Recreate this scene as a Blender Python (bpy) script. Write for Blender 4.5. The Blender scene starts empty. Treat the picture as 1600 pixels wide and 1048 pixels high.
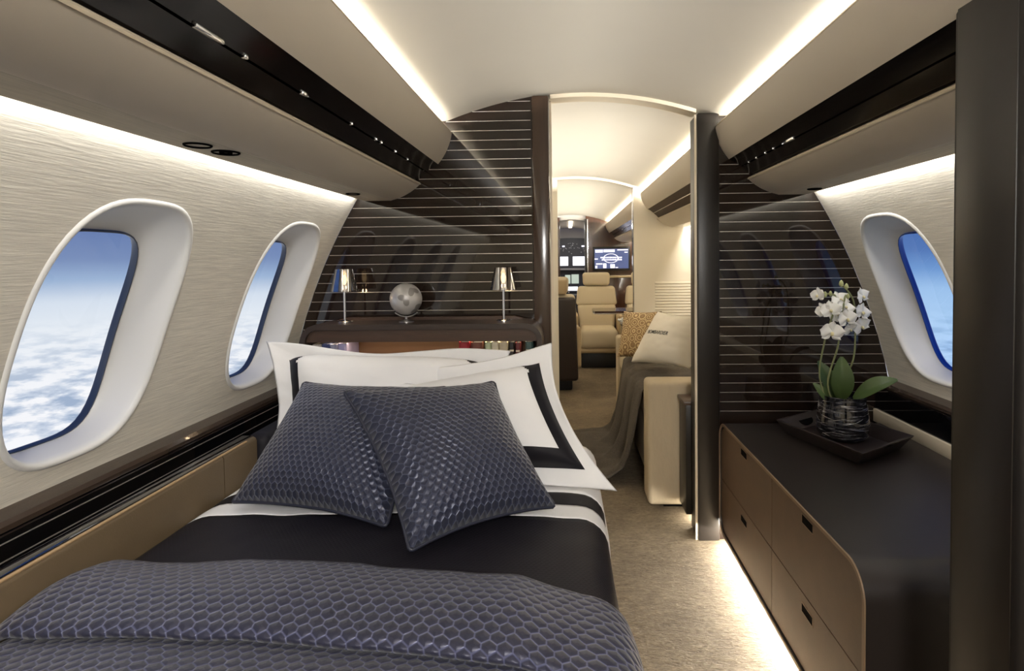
import bpy, bmesh, math, random
from mathutils import Vector, Matrix, noise
from math import sin, cos, pi, radians, sqrt, hypot, atan2

random.seed(7)
S = bpy.context.scene
COL = S.collection

def lin(r, g, b):
    f = lambda c: (c / 255 / 12.92) if c / 255 <= .04045 else ((c / 255 + .055) / 1.055) ** 2.4
    return (f(r), f(g), f(b))

# ------------------------------------------------------------------ camera
cd = bpy.data.cameras.new('camera'); cam = bpy.data.objects.new('camera', cd); COL.objects.link(cam)
cd.sensor_fit = 'HORIZONTAL'; cd.sensor_width = 36; cd.lens = 900 / 1600 * 36
yaw, pit, rol = radians(1.9), radians(1.9), radians(.68)
fw = Vector((-sin(yaw) * cos(pit), cos(yaw) * cos(pit), -sin(pit)))
r0 = Vector((cos(yaw), sin(yaw), 0)); u0 = r0.cross(fw)
rr = cos(rol) * r0 - sin(rol) * u0; uu = sin(rol) * r0 + cos(rol) * u0
cam.matrix_world = Matrix(((rr.x, uu.x, -fw.x, 0), (rr.y, uu.y, -fw.y, 0), (rr.z, uu.z, -fw.z, 1.18), (0, 0, 0, 1)))
cd.shift_x = -.03468; cd.shift_y = -.05549; cd.clip_start = .05; cd.clip_end = 200
S.camera = cam

# ------------------------------------------------------------------ world: high-altitude sky above a sea of cloud
W = bpy.data.worlds.new('sky'); S.world = W; W.use_nodes = True
nt = W.node_tree; nt.nodes.clear()
def N(t, kind, **kw):
    n = t.nodes.new(kind)
    for k, v in kw.items():
        setattr(n, k, v)
    return n
def MATH(t, op, a, b=None, c=None):
    n = N(t, 'ShaderNodeMath', operation=op)
    for i, v in enumerate((a, b, c)):
        if v is None: continue
        if isinstance(v, (int, float)): n.inputs[i].default_value = v
        else: t.links.new(v, n.inputs[i])
    return n.outputs[0]
def RAMP(t, fac, stops, interp='LINEAR'):
    n = N(t, 'ShaderNodeValToRGB'); cr = n.color_ramp; cr.interpolation = interp
    while len(cr.elements) < len(stops): cr.elements.new(.5)
    for e, (p, c) in zip(cr.elements, stops):
        e.position = p; e.color = (*c, 1) if len(c) == 3 else c
    t.links.new(fac, n.inputs[0]); return n.outputs[0]
def MIX(t, fac, a, b, blend='MIX'):
    n = N(t, 'ShaderNodeMix', data_type='RGBA', blend_type=blend)
    for i, v in ((0, fac), (6, a), (7, b)):
        if isinstance(v, (int, float)): n.inputs[i].default_value = v
        elif isinstance(v, tuple): n.inputs[i].default_value = (*v, 1)
        else: t.links.new(v, n.inputs[i])
    return n.outputs[2]
tc = N(nt, 'ShaderNodeTexCoord'); sep = N(nt, 'ShaderNodeSeparateXYZ'); nt.links.new(tc.outputs['Generated'], sep.inputs[0])
X, Y, Z = sep.outputs
e = MATH(nt, 'MULTIPLY_ADD', Z, 1.25, .5)
sky = RAMP(nt, e, [(0, lin(236, 239, 244)), (.395, lin(232, 238, 244)), (.44, lin(216, 226, 238)), (.475, lin(156, 180, 212)), (.51, lin(120, 142, 184)), (.56, lin(104, 126, 174)), (.8, lin(74, 104, 164)), (1, lin(58, 88, 150))])
dn = MATH(nt, 'ADD', MATH(nt, 'MAXIMUM', MATH(nt, 'MULTIPLY', Z, -1), .0), .16)
cmb = N(nt, 'ShaderNodeCombineXYZ'); nt.links.new(MATH(nt, 'DIVIDE', X, dn), cmb.inputs[0]); nt.links.new(MATH(nt, 'DIVIDE', Y, dn), cmb.inputs[1])
def NOISE(t, vec, scale, detail=6, rough=.6):
    n = N(t, 'ShaderNodeTexNoise'); n.inputs['Scale'].default_value = scale; n.inputs['Detail'].default_value = detail
    n.inputs['Roughness'].default_value = rough
    if vec is not None: t.links.new(vec, n.inputs['Vector'])
    return n.outputs['Fac']
cl = RAMP(nt, NOISE(nt, cmb.outputs[0], 7.5, 9, .56), [(.38, lin(160, 178, 204)), (.47, lin(204, 214, 229)), (.56, lin(250, 250, 252))])
cf = RAMP(nt, Z, [(0, (0, 0, 0)), (1, (0, 0, 0))])
cfm = N(nt, 'ShaderNodeMapRange'); nt.links.new(Z, cfm.inputs[0]); cfm.inputs[1].default_value = -.07; cfm.inputs[2].default_value = -.17
wc = MIX(nt, cfm.outputs[0], sky, cl)
bg = N(nt, 'ShaderNodeBackground'); bg.inputs[1].default_value = .9; nt.links.new(wc, bg.inputs[0])
nt.links.new(bg.outputs[0], N(nt, 'ShaderNodeOutputWorld').inputs[0])

vs = S.view_settings; S.display_settings.display_device = 'sRGB'
vs.view_transform = 'Standard'; vs.look = 'None'; vs.gamma = 1; vs.use_curve_mapping = False; vs.exposure = 0.18

# ------------------------------------------------------------------ cabin dimensions
XC, D, Y0 = .07, 2.40, -1.45          # cabin centre line, forward bedroom bulkhead, aft bulkhead
D2, D3, D4 = 4.82, 9.0, 11.4          # suite bulkhead, club bulkhead, cockpit
def wu(z):                            # half width of the side wall at height z
    z = min(max(z, .45), 1.5)
    return ((-.07691871 * z - .01092182) * z - .10578076) * z + 1.3511969

# ------------------------------------------------------------------ built-in lamps of the cabin (cove, wall wash, toe, entry) and an added aft fill
WARM = (1.0, .86, .66); SOFT = (1.0, .975, .925)
def area(name, loc, aim, sx, sy, power, color=SOFT, spread=pi):
    l = bpy.data.lights.new(name, 'AREA'); l.shape = 'RECTANGLE'; l.size = sx; l.size_y = sy; l.energy = power; l.color = color; l.spread = spread
    o = bpy.data.objects.new(name, l); COL.objects.link(o); o.location = loc
    d = Vector(aim).normalized(); y = Vector((0, 1, 0)) if abs(d.y) < .9 else Vector((1, 0, 0)); x = y.cross(-d).normalized(); y = (-d).cross(x)
    o.matrix_world = Matrix.Translation(loc) @ Matrix((x, y, -d)).transposed().to_4x4()
    return o
CW = dict(bed=25, lounge=34, club=60, wash=4.5, washl=14, washc=18)
for s in (-1, 1):
    ly = D - Y0 - .06
    area('cove_light', (XC + s * .675, (D + Y0) / 2, 1.708), (-s * .8, 0, .5), .02, ly, CW['bed'], SOFT)
    area('wall_wash_light', (XC + s * .918, (D + Y0) / 2, 1.452), (s * .45, 0, -.9), .012, ly, CW['wash'] * (1.35 if s > 0 else 1), SOFT)
    area('cove_light', (XC + s * .675, (D2 + D) / 2 + .05, 1.716), (-s * .8, 0, .5), .02, D2 - D - .2, CW['lounge'], (1, .955, .87))
    area('wall_wash_light', (XC + s * .918, (D2 + D) / 2 + .05, 1.452), (s * .45, 0, -.9), .012, D2 - D - .2, CW['washl'], (1, .955, .87))
    area('cove_light', (XC + s * .675, (D3 + D2) / 2 + .05, 1.716), (-s * .8, 0, .5), .02, D3 - D2 - .2, CW['club'], (1, .95, .84))
    area('wall_wash_light', (XC + s * .918, (D3 + D2) / 2 + .05, 1.452), (s * .45, 0, -.9), .012, D3 - D2 - .2, CW['washc'], (1, .955, .87))
area('toe_light', (.70, 1.80, .030), (-.9, 0, -.35), .014, 1.12, 26, (1, .96, .87))
area('sofa_toe_light', (.585, 2.59, .047), (-.5, -.05, -.6), .08, .06, 1.1, (1, .93, .78))
area('added_aft_fill', (.27, -.95, 1.82), (-.1, .58, -.82), .42, .7, 62, (1, .975, .94))  # unseen fill added behind the camera to brighten bed and valances
area('entry_ceiling_light', (.09, 10.2, 1.74), (0, 0, -1), .3, 1.2, 16, (1, .97, .92))

# ------------------------------------------------------------------ materials
def mat(name, col, rough=.5, metal=0, coat=0, spec=.5, var=0, vscale=8, bump=0, bscale=60, stretch=(1, 1, 1), sheen=0, emit=None, estr=1, alpha=None, trans=0):
    m = bpy.data.materials.new(name); m.use_nodes = True; t = m.node_tree; b = t.nodes['Principled BSDF']
    b.inputs['Base Color'].default_value = (*col, 1); b.inputs['Roughness'].default_value = rough; b.inputs['Metallic'].default_value = metal
    b.inputs['Coat Weight'].default_value = coat; b.inputs['Coat Roughness'].default_value = .04; b.inputs['Specular IOR Level'].default_value = spec
    b.inputs['Sheen Weight'].default_value = sheen; b.inputs['Transmission Weight'].default_value = trans
    if emit: b.inputs['Emission Color'].default_value = (*emit, 1); b.inputs['Emission Strength'].default_value = estr
    if var or bump:
        tcn = N(t, 'ShaderNodeTexCoord'); mp = N(t, 'ShaderNodeMapping'); mp.inputs['Scale'].default_value = stretch
        t.links.new(tcn.outputs['Object'], mp.inputs[0])
        if var:
            f = NOISE(t, mp.outputs[0], vscale, 5, .6)
            lo = tuple(c * (1 - var) for c in col); hi = tuple(min(1, c * (1 + var)) for c in col)
            t.links.new(RAMP(t, f, [(.3, lo), (.7, hi)]), b.inputs['Base Color'])
        if bump:
            bn = N(t, 'ShaderNodeBump'); bn.inputs['Strength'].default_value = bump; bn.inputs['Distance'].default_value = .004
            t.links.new(NOISE(t, mp.outputs[0], bscale, 4, .6), bn.inputs['Height']); t.links.new(bn.outputs[0], b.inputs['Normal'])
    return m

M = {}
M['ceiling'] = mat('ceiling_paint', lin(212, 206, 193), .6, var=.015, vscale=3)
M['valance'] = mat('valance_leather', lin(198, 188, 172), .5, bump=.05, bscale=300)
M['valance_edge'] = mat('valance_edge', lin(205, 192, 168), .4)
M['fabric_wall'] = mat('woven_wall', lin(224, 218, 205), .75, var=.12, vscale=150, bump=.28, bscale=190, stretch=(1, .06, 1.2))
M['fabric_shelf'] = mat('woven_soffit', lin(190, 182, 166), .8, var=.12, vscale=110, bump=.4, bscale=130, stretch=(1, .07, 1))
M['gloss_black'] = mat('black_lacquer', lin(18, 15, 14), .14, spec=.35)
M['gloss_brown'] = mat('brown_lacquer', lin(33, 24, 19), .045, spec=.52, var=.25, vscale=6, stretch=(6, 6, .6))
M['inlay'] = mat('metal_inlay', lin(215, 208, 200), .28, metal=.7)
M['post_brown'] = mat('dark_brown_veneer', lin(30, 25, 21), .36, var=.12, vscale=5, stretch=(8, 8, .5), spec=.4)
M['post_gloss'] = mat('brown_gloss_veneer', lin(60, 45, 35), .16, var=.15, vscale=5, stretch=(8, 8, .5))
M['near_post'] = mat('charcoal_veneer', lin(28, 24, 21), .5, var=.1, vscale=4, spec=.3)
M['ledge'] = mat('ledge_veneer', lin(64, 52, 44), .18, coat=.4)
M['tan'] = mat('tan_leather', lin(105, 89, 67), .5, bump=.12, bscale=220, var=.05)
M['tan_edge'] = mat('tan_piping', lin(176, 146, 108), .45)
M['mirror_black'] = mat('black_glass', lin(14, 14, 16), .03, coat=1)
M['carpet'] = mat('carpet', lin(168, 148, 120), .95, var=.0, bump=0)
M['dresser_front'] = mat('dresser_leather_veneer', lin(92, 72, 54), .42, var=.1, vscale=14, bump=.05, bscale=200, stretch=(1, 1, 1))
M['dresser_case'] = mat('dresser_dark_leather', lin(37, 31, 28), .40, bump=.06, bscale=260, var=.05)
M['dresser_rim'] = mat('dresser_rim', lin(122, 100, 78), .32)
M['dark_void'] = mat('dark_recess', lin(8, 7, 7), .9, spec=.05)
M['chrome'] = mat('chrome', lin(225, 225, 228), .12, metal=1)
M['bezel'] = mat('window_bezel', lin(228, 227, 224), .4)
M['gasket'] = mat('window_gasket', lin(50, 60, 82), .3)
M['gasket_blue'] = mat('blue_window_gasket', lin(22, 66, 160), .3)
M['white_linen'] = mat('white_cotton', lin(243, 242, 243), .8, bump=.25, bscale=25, sheen=.1)
M['mattress'] = mat('mattress_cotton', lin(225, 222, 216), .85)
M['dark_band'] = mat('charcoal_satin_band', lin(27, 25, 31), .6, spec=.25)
M['stripe'] = mat('charcoal_stripe', lin(34, 31, 34), .6, spec=.25)
M['walnut'] = mat('dark_walnut', lin(74, 56, 45), .35, var=.2, vscale=6, stretch=(1, 8, 8))
M['walnut_in'] = mat('walnut_interior', lin(112, 80, 54), .4, var=.1, vscale=5, stretch=(1, 8, 8))
M['frame_brown'] = mat('brown_shelf_frame', lin(58, 47, 41), .35)
M['silver'] = mat('brushed_silver', lin(190, 186, 184), .28, metal=.9)
M['globe'] = mat('silver_globe', lin(200, 197, 194), .34, metal=.4, var=.22, vscale=9, bump=.3, bscale=16)
M['bulb'] = mat('lamp_bulb', (1, .8, .5), emit=(1, .72, .38), estr=9)
M['tray'] = mat('dark_tray', lin(46, 39, 38), .3, coat=.2)
M['leaf'] = mat('orchid_leaf', lin(72, 92, 48), .4, var=.15, vscale=12)
M['stem'] = mat('orchid_stem', lin(128, 134, 92), .5)
M['petal'] = mat('orchid_petal', lin(244, 243, 240), .6, sheen=.1)
M['lip'] = mat('orchid_lip', lin(224, 214, 170), .6)
M['bud'] = mat('orchid_bud', lin(178, 182, 130), .5)
M['cream_wall'] = mat('cream_wall', lin(226, 217, 198), .45, coat=.1)
M['cream_trim'] = mat('cream_trim', lin(222, 209, 186), .45)
M['wood'] = mat('red_brown_wood', lin(66, 42, 30), .15, coat=.5, var=.25, vscale=5, stretch=(8, 8, .6))
M['sofa'] = mat('sofa_fabric', lin(188, 172, 145), .85, bump=.3, bscale=180, var=.05, vscale=30, stretch=(1, 1, .3))
M['sofa_throw'] = mat('wool_throw', lin(80, 72, 62), .95, var=.3, vscale=140, bump=.8, bscale=200)
M['throw_edge'] = mat('throw_fringe', lin(112, 80, 58), .9)
M['cream_pillow'] = mat('cream_pillow', lin(236, 228, 212), .6, bump=.2, bscale=22)
M['chair_leather'] = mat('cream_leather', lin(204, 189, 160), .5, bump=.05, bscale=200)
M['chair_side'] = mat('tan_chair_leather', lin(180, 158, 122), .5)
M['chair_shell'] = mat('dark_chair_shell', lin(48, 39, 34), .4)
M['black'] = mat('matte_black', lin(18, 17, 17), .5)
M['cockpit'] = mat('cockpit_panel', lin(30, 31, 40), .5)
M['cockpit_grey'] = mat('cockpit_grey', lin(120, 118, 120), .5)
M['windscreen'] = mat('windscreen_daylight', (.8, .82, .9), emit=lin(226, 228, 240), estr=.9)
M['display'] = mat('cockpit_display', (.1, .1, .1), .3, emit=lin(190, 205, 190), estr=.8)
M['knob'] = mat('switch_grey', lin(170, 170, 175), .4)
M['band_brown'] = mat('brown_band', lin(58, 43, 32), .55, spec=.2)
M['land'] = mat('globe_land', lin(150, 146, 143), .4, metal=.5)
M['screen'] = mat('television_picture', (.02, .03, .06), .2, emit=lin(78, 88, 130), estr=1)
M['screen_white'] = mat('television_white', (.6, .6, .7), .2, emit=lin(236, 236, 250), estr=1)
M['entry_grey'] = mat('entry_lining', lin(178, 172, 166), .6)
M['light_strip'] = mat('ceiling_light_strip', (1, .95, .85), emit=(1, .9, .72), estr=3)
M['ink'] = mat('black_print', lin(30, 26, 24), .7)

def nodes_of(m): return m.node_tree, m.node_tree.nodes['Principled BSDF']

def carpet_nodes():
    t, b = nodes_of(M['carpet']); c = N(t, 'ShaderNodeTexCoord'); mp = N(t, 'ShaderNodeMapping'); t.links.new(c.outputs['Object'], mp.inputs[0]); mp.inputs['Scale'].default_value = (.35, 1, 1)
    n1 = NOISE(t, mp.outputs[0], 160, 3, .7); n2 = NOISE(t, c.outputs['Object'], 3.5, 4, .5); n3 = NOISE(t, mp.outputs[0], 45, 3, .6)
    mixv = MATH(t, 'ADD', MATH(t, 'MULTIPLY', n1, .45), MATH(t, 'ADD', MATH(t, 'MULTIPLY', n2, .3), MATH(t, 'MULTIPLY', n3, .25)))
    t.links.new(RAMP(t, mixv, [(.36, lin(82, 69, 52)), (.5, lin(116, 101, 80)), (.64, lin(146, 130, 106))]), b.inputs['Base Color'])
    bn = N(t, 'ShaderNodeBump'); bn.inputs['Strength'].default_value = .9; bn.inputs['Distance'].default_value = .006
    t.links.new(MATH(t, 'ADD', n1, n3), bn.inputs['Height']); t.links.new(bn.outputs[0], b.inputs['Normal'])
carpet_nodes()

def quilt(name, a, bb, base, seam, rough, bump, metal=0, sheen=.2):
    """satin cloth woven with staggered puffed cells, laid out on the UV map in metres"""
    m = mat(name, base, rough, sheen=sheen, metal=metal); t, b = nodes_of(m)
    uv = N(t, 'ShaderNodeTexCoord'); sp = N(t, 'ShaderNodeSeparateXYZ'); t.links.new(uv.outputs['UV'], sp.inputs[0])
    u = MATH(t, 'DIVIDE', sp.outputs[0], a); v = MATH(t, 'DIVIDE', sp.outputs[1], bb)
    def dist(off):
        fu = MATH(t, 'MULTIPLY', MATH(t, 'SUBTRACT', MATH(t, 'FRACT', MATH(t, 'ADD', u, off)), .5), a)
        fv = MATH(t, 'MULTIPLY', MATH(t, 'SUBTRACT', MATH(t, 'FRACT', MATH(t, 'ADD', v, off)), .5), bb)
        return MATH(t, 'SQRT', MATH(t, 'ADD', MATH(t, 'MULTIPLY', fu, fu), MATH(t, 'MULTIPLY', fv, fv))), fu
    (d1, f1), (d2, f2) = dist(0), dist(.5)
    near = MATH(t, 'LESS_THAN', d2, d1); fu = MATH(t, 'ADD', MATH(t, 'MULTIPLY', f1, MATH(t, 'SUBTRACT', 1, near)), MATH(t, 'MULTIPLY', f2, near))
    side = MATH(t, 'MULTIPLY', MATH(t, 'SUBTRACT', a, MATH(t, 'MULTIPLY', MATH(t, 'ABSOLUTE', fu), 2)), 1.0)
    e = MATH(t, 'DIVIDE', MATH(t, 'MINIMUM', MATH(t, 'ABSOLUTE', MATH(t, 'SUBTRACT', d1, d2)), side), a)
    h = MATH(t, 'POWER', MATH(t, 'MINIMUM', MATH(t, 'MULTIPLY', e, 1.6), 1), .55)
    sm = N(t, 'ShaderNodeMapRange'); sm.inputs[1].default_value = .04; sm.inputs[2].default_value = .17; sm.inputs[3].default_value = 1; sm.inputs[4].default_value = 0
    t.links.new(e, sm.inputs[0])
    t.links.new(MIX(t, sm.outputs[0], base, seam), b.inputs['Base Color'])
    bn = N(t, 'ShaderNodeBump'); bn.inputs['Strength'].default_value = bump; bn.inputs['Distance'].default_value = a * .16
    t.links.new(h, bn.inputs['Height']); t.links.new(bn.outputs[0], b.inputs['Normal'])
    return m
M['quilt_cushion'] = quilt('navy_quilted_satin', .0195, .028, lin(48, 51, 70), lin(78, 84, 108), .37, .85, metal=.3)
M['quilt_throw'] = quilt('blue_grey_quilted_satin', .0255, .037, lin(50, 51, 71), lin(100, 104, 138), .40, .85, metal=.25)
M['duvet_dark'] = quilt('charcoal_fine_jacquard', .011, .015, lin(28, 26, 33), lin(33, 31, 40), .55, .22, sheen=0)
M['duvet_dark'].node_tree.nodes['Principled BSDF'].inputs['Specular IOR Level'].default_value = .25
M['piping'] = mat('navy_piping', lin(46, 48, 62), .4)

def gold_nodes():
    m = mat('gold_ring_brocade', lin(140, 112, 74), .45, metal=.2); t, b = nodes_of(m)
    uv = N(t, 'ShaderNodeTexCoord'); v = N(t, 'ShaderNodeTexVoronoi'); v.inputs['Scale'].default_value = 19; v.inputs['Randomness'].default_value = .35
    t.links.new(uv.outputs['UV'], v.inputs['Vector'])
    s = MATH(t, 'SINE', MATH(t, 'MULTIPLY', v.outputs['Distance'], 26))
    t.links.new(RAMP(t, s, [(.3, lin(138, 108, 70)), (.8, lin(206, 182, 136))]), b.inputs['Base Color'])
    M['gold'] = m
gold_nodes()

def glass(name, tint, gl=.06):
    m = bpy.data.materials.new(name); m.use_nodes = True; t = m.node_tree; t.nodes.clear()
    tr = N(t, 'ShaderNodeBsdfTransparent'); tr.inputs[0].default_value = (*tint, 1)
    g = N(t, 'ShaderNodeBsdfGlossy'); g.inputs['Roughness'].default_value = .03
    mx = N(t, 'ShaderNodeMixShader'); mx.inputs[0].default_value = gl
    t.links.new(tr.outputs[0], mx.inputs[1]); t.links.new(g.outputs[0], mx.inputs[2])
    t.links.new(mx.outputs[0], N(t, 'ShaderNodeOutputMaterial').inputs[0]); return m
M['shade'] = glass('chromed_glass_shade', (.80, .76, .72), .55)
M['pane'] = glass('window_glass', (.97, .98, 1), .03)
M['pane_blue'] = glass('blue_tinted_window_glass', (.50, .72, 1.0), .05)

def vase_mat():
    m = mat('smoky_swirled_glass', lin(26, 26, 30), .06, coat=.8); t, b = nodes_of(m)
    c = N(t, 'ShaderNodeTexCoord'); mp = N(t, 'ShaderNodeMapping'); mp.inputs['Scale'].default_value = (6, 6, 60); mp.inputs['Rotation'].default_value = (.5, .3, 0)
    t.links.new(c.outputs['Object'], mp.inputs[0]); f = NOISE(t, mp.outputs[0], 2.2, 5, .7)
    t.links.new(RAMP(t, f, [(.5, lin(22, 22, 26)), (.6, lin(70, 70, 76)), (.68, lin(190, 190, 196))]), b.inputs['Base Color'])
    M['vase'] = m
vase_mat()

# ------------------------------------------------------------------ mesh helpers
def mesh_obj(name, verts, faces, m, parent=None, smooth=40, uvs=None):
    me = bpy.data.meshes.new(name); me.from_pydata([tuple(v) for v in verts], [], faces)
    bm = bmesh.new(); bm.from_mesh(me)
    if uvs is not None:
        bm.verts.ensure_lookup_table(); ul = bm.loops.layers.uv.new('UVMap')
        for f in bm.faces:
            for l in f.loops: l[ul].uv = uvs[l.vert.index]
    bmesh.ops.recalc_face_normals(bm, faces=bm.faces); bm.to_mesh(me); bm.free()
    if smooth is not None:
        me.shade_smooth()
        if smooth < 180: me.set_sharp_from_angle(angle=radians(smooth))
    if m: me.materials.append(m)
    o = bpy.data.objects.new(name, me); COL.objects.link(o)
    if parent: o.parent = parent
    return o

class MB:
    def __init__(s): s.v = []; s.f = []
    def add(s, v, f):
        k = len(s.v); s.v += [Vector(p) for p in v]; s.f += [tuple(i + k for i in q) for q in f]; return s
    def box(s, x0, x1, y0, y1, z0, z1, bev=0, seg=2, mtx=None):
        bm = bmesh.new(); bmesh.ops.create_cube(bm, size=1)
        for p in bm.verts: p.co = ((x0 + x1) / 2 + p.co.x * (x1 - x0), (y0 + y1) / 2 + p.co.y * (y1 - y0), (z0 + z1) / 2 + p.co.z * (z1 - z0))
        if bev: bmesh.ops.bevel(bm, geom=list(bm.edges), offset=bev, segments=seg, profile=.5, affect='EDGES')
        if mtx: bm.transform(mtx)
        bm.verts.index_update(); s.add([p.co.copy() for p in bm.verts], [[p.index for p in f.verts] for f in bm.faces]); bm.free(); return s
    def loft(s, rings, closed=True, cap=True):
        n = len(rings[0]); v = [p for r in rings for p in r]; f = []
        for i in range(len(rings) - 1):
            for j in range(n if closed else n - 1):
                a, b = i * n + j, i * n + (j + 1) % n; f.append((a, b, b + n, a + n))
        if cap and closed: f.append(tuple(range(n))[::-1]); f.append(tuple(range((len(rings) - 1) * n, len(rings) * n)))
        return s.add(v, f)
    def lathe(s, c, prof, n=24, cap=True):
        return s.loft([[Vector((c[0] + r * cos(2 * pi * j / n), c[1] + r * sin(2 * pi * j / n), c[2] + z)) for j in range(n)] for r, z in prof], True, cap)
    def tube(s, pts, r, n=8):
        pts = [Vector(p) for p in pts]; rings = []; up = Vector((.13, .21, .97))
        for i, p in enumerate(pts):
            d = (pts[min(i + 1, len(pts) - 1)] - pts[max(i - 1, 0)]).normalized(); a = d.cross(up)
            if a.length < .1: a = d.cross(Vector((1, 0, 0)))
            a.normalize(); b = d.cross(a); q = r[i] if isinstance(r, (list, tuple)) else r
            rings.append([p + a * q * cos(2 * pi * j / n) + b * q * sin(2 * pi * j / n) for j in range(n)])
        return s.loft(rings)
    def prism(s, poly, axis, a, b):
        """polygon in the two other axes, swept from a to b along the axis"""
        def P(p, t): return {'x': (t, p[0], p[1]), 'y': (p[0], t, p[1]), 'z': (p[0], p[1], t)}[axis]
        return s.loft([[P(p, a) for p in poly], [P(p, b) for p in poly]])
    def grid(s, fn, nu, nv):
        k = [fn(i / nu, j / nv) for j in range(nv + 1) for i in range(nu + 1)]
        return s.add(k, [(j * (nu + 1) + i, j * (nu + 1) + i + 1, (j + 1) * (nu + 1) + i + 1, (j + 1) * (nu + 1) + i) for j in range(nv) for i in range(nu)])
    def obj(s, name, m, parent=None, smooth=40): return mesh_obj(name, s.v, s.f, m, parent, smooth)

def tag(o, label=None, cat=None, group=None, kind=None):
    if label: o['label'] = label
    if cat: o['category'] = cat
    if group: o['group'] = group
    if kind: o['kind'] = kind
    return o
def struct(o, label=None, cat=None): return tag(o, label, cat, None, 'structure')
def thing(name, loc, label, cat, group=None, rz=0):
    o = bpy.data.objects.new(name, None); COL.objects.link(o); o.location = loc; o.rotation_euler = (0, 0, rz); o.empty_display_size = .1
    return tag(o, label, cat, group)
def wm(o):
    return (wm(o.parent) @ o.matrix_parent_inverse if o.parent else Matrix.Identity(4)) @ o.matrix_basis
def local(o):      # put a part, modelled in cabin coordinates, under its parent without moving it
    o.matrix_parent_inverse = wm(o.parent).inverted(); return o
def rounded_rect(x0, x1, z0, z1, r, n=6):
    out = []
    for cx, cz, a in ((x1 - r, z1 - r, 0), (x0 + r, z1 - r, 90), (x0 + r, z0 + r, 180), (x1 - r, z0 + r, 270)):
        for i in range(n + 1): t = radians(a + 90 * i / n); out.append((cx + r * cos(t), cz + r * sin(t)))
    return out

# ================================================================== SETTING
mb = MB(); mb.box(XC - 1.3, XC + 1.3, Y0 - .1, D4 + .6, -.06, 0)
struct(mb.obj('floor', M['carpet'], smooth=None), 'beige looped carpet running down the aisle between bed and dresser')

def ceil_z(u): return 1.868 - .345 * u * u if u < .56 else 1.7598
def ceiling(name, y0, y1, m, label, drop=0):
    us = [-.80 + 1.6 * i / 40 for i in range(41)]
    lo = [(XC + u, ceil_z(abs(u)) - drop) for u in us]; hi = [(x, z + .03) for x, z in reversed(lo)]
    return struct(MB().prism(lo + hi, 'y', y0, y1).obj(name, m), label)
ceiling('ceiling', Y0, D, M['ceiling'], 'cream arched bedroom ceiling between two lit coves')
ceiling('ceiling', D, D2, M['ceiling'], 'cream arched ceiling over the lounge beyond the bedroom doorway')
ceiling('ceiling', D2, D3, M['ceiling'], 'bright arched ceiling over the armchairs ahead of the sofa')

# ---- side walls with window openings
WH, WV, WZ = .213, .293, 1.025       # window recess: half width, half height, centre height
PH, PV, PZ = .158, .243, .980        # pane
def sup(a, n):
    c, q = cos(a), sin(a); k = (abs(c) ** n + abs(q) ** n) ** (-1 / n); return k * c, k * q
def wall_pt(s, y, z, off=0):
    du = (wu(z + .004) - wu(z - .004)) / .008; nrm = Vector((s, 0, -s * s * du)); nrm = Vector((s, 0, -du)).normalized()
    return Vector((XC + s * wu(z), y, z)) + nrm * off
ZB, ZT, NA = .672, 1.445, 72
LW = (-.25, .525, 1.30, 2.075)
RW = (-.27, .50, 1.27, 2.045)
def side_wall(s, centres, y0, y1, name, m, label):
    mb = MB(); cuts = [y0] + [(a + b) / 2 for a, b in zip(centres, centres[1:])] + [y1]
    for a, b, c in zip(cuts, cuts[1:], centres):
        rect, hole = [], []
        for k in range(NA):
            t = 2 * pi * k / NA; hy, hz = sup(t, 3.0); hole.append((c + hy * WH, WZ + hz * WV))
            dy, dz = cos(t), sin(t)
            qs = [9]
            if dy > 1e-6: qs.append((b - c) / dy)
            if dy < -1e-6: qs.append((a - c) / dy)
            if dz > 1e-6: qs.append((ZT - WZ) / dz)
            if dz < -1e-6: qs.append((ZB - WZ) / dz)
            q = min(qs); rect.append([c + dy * q, WZ + dz * q])
        for cy, cz in ((a, ZB), (b, ZB), (a, ZT), (b, ZT)):
            k = min(range(NA), key=lambda k: hypot(rect[k][0] - cy, rect[k][1] - cz)); rect[k] = [cy, cz]
        mb.loft([[wall_pt(s, hy + (ry - hy) * i / 10, hz + (rz - hz) * i / 10) for (hy, hz), (ry, rz) in zip(hole, rect)] for i in range(11)], True, False)
    mb.grid(lambda i, j: Vector((XC + s * 1.249, y0 + (y1 - y0) * i, ZB * j)), 1, 1)
    return struct(mb.obj(name, m, smooth=30), label)
wl = side_wall(-1, LW, Y0, D, 'wall_left', M['fabric_wall'], 'woven beige side wall beside the bed with deep oval windows')
wr = side_wall(1, RW, Y0, D, 'wall_right', M['fabric_wall'], 'woven beige side wall above the dresser with an oval window')

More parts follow.
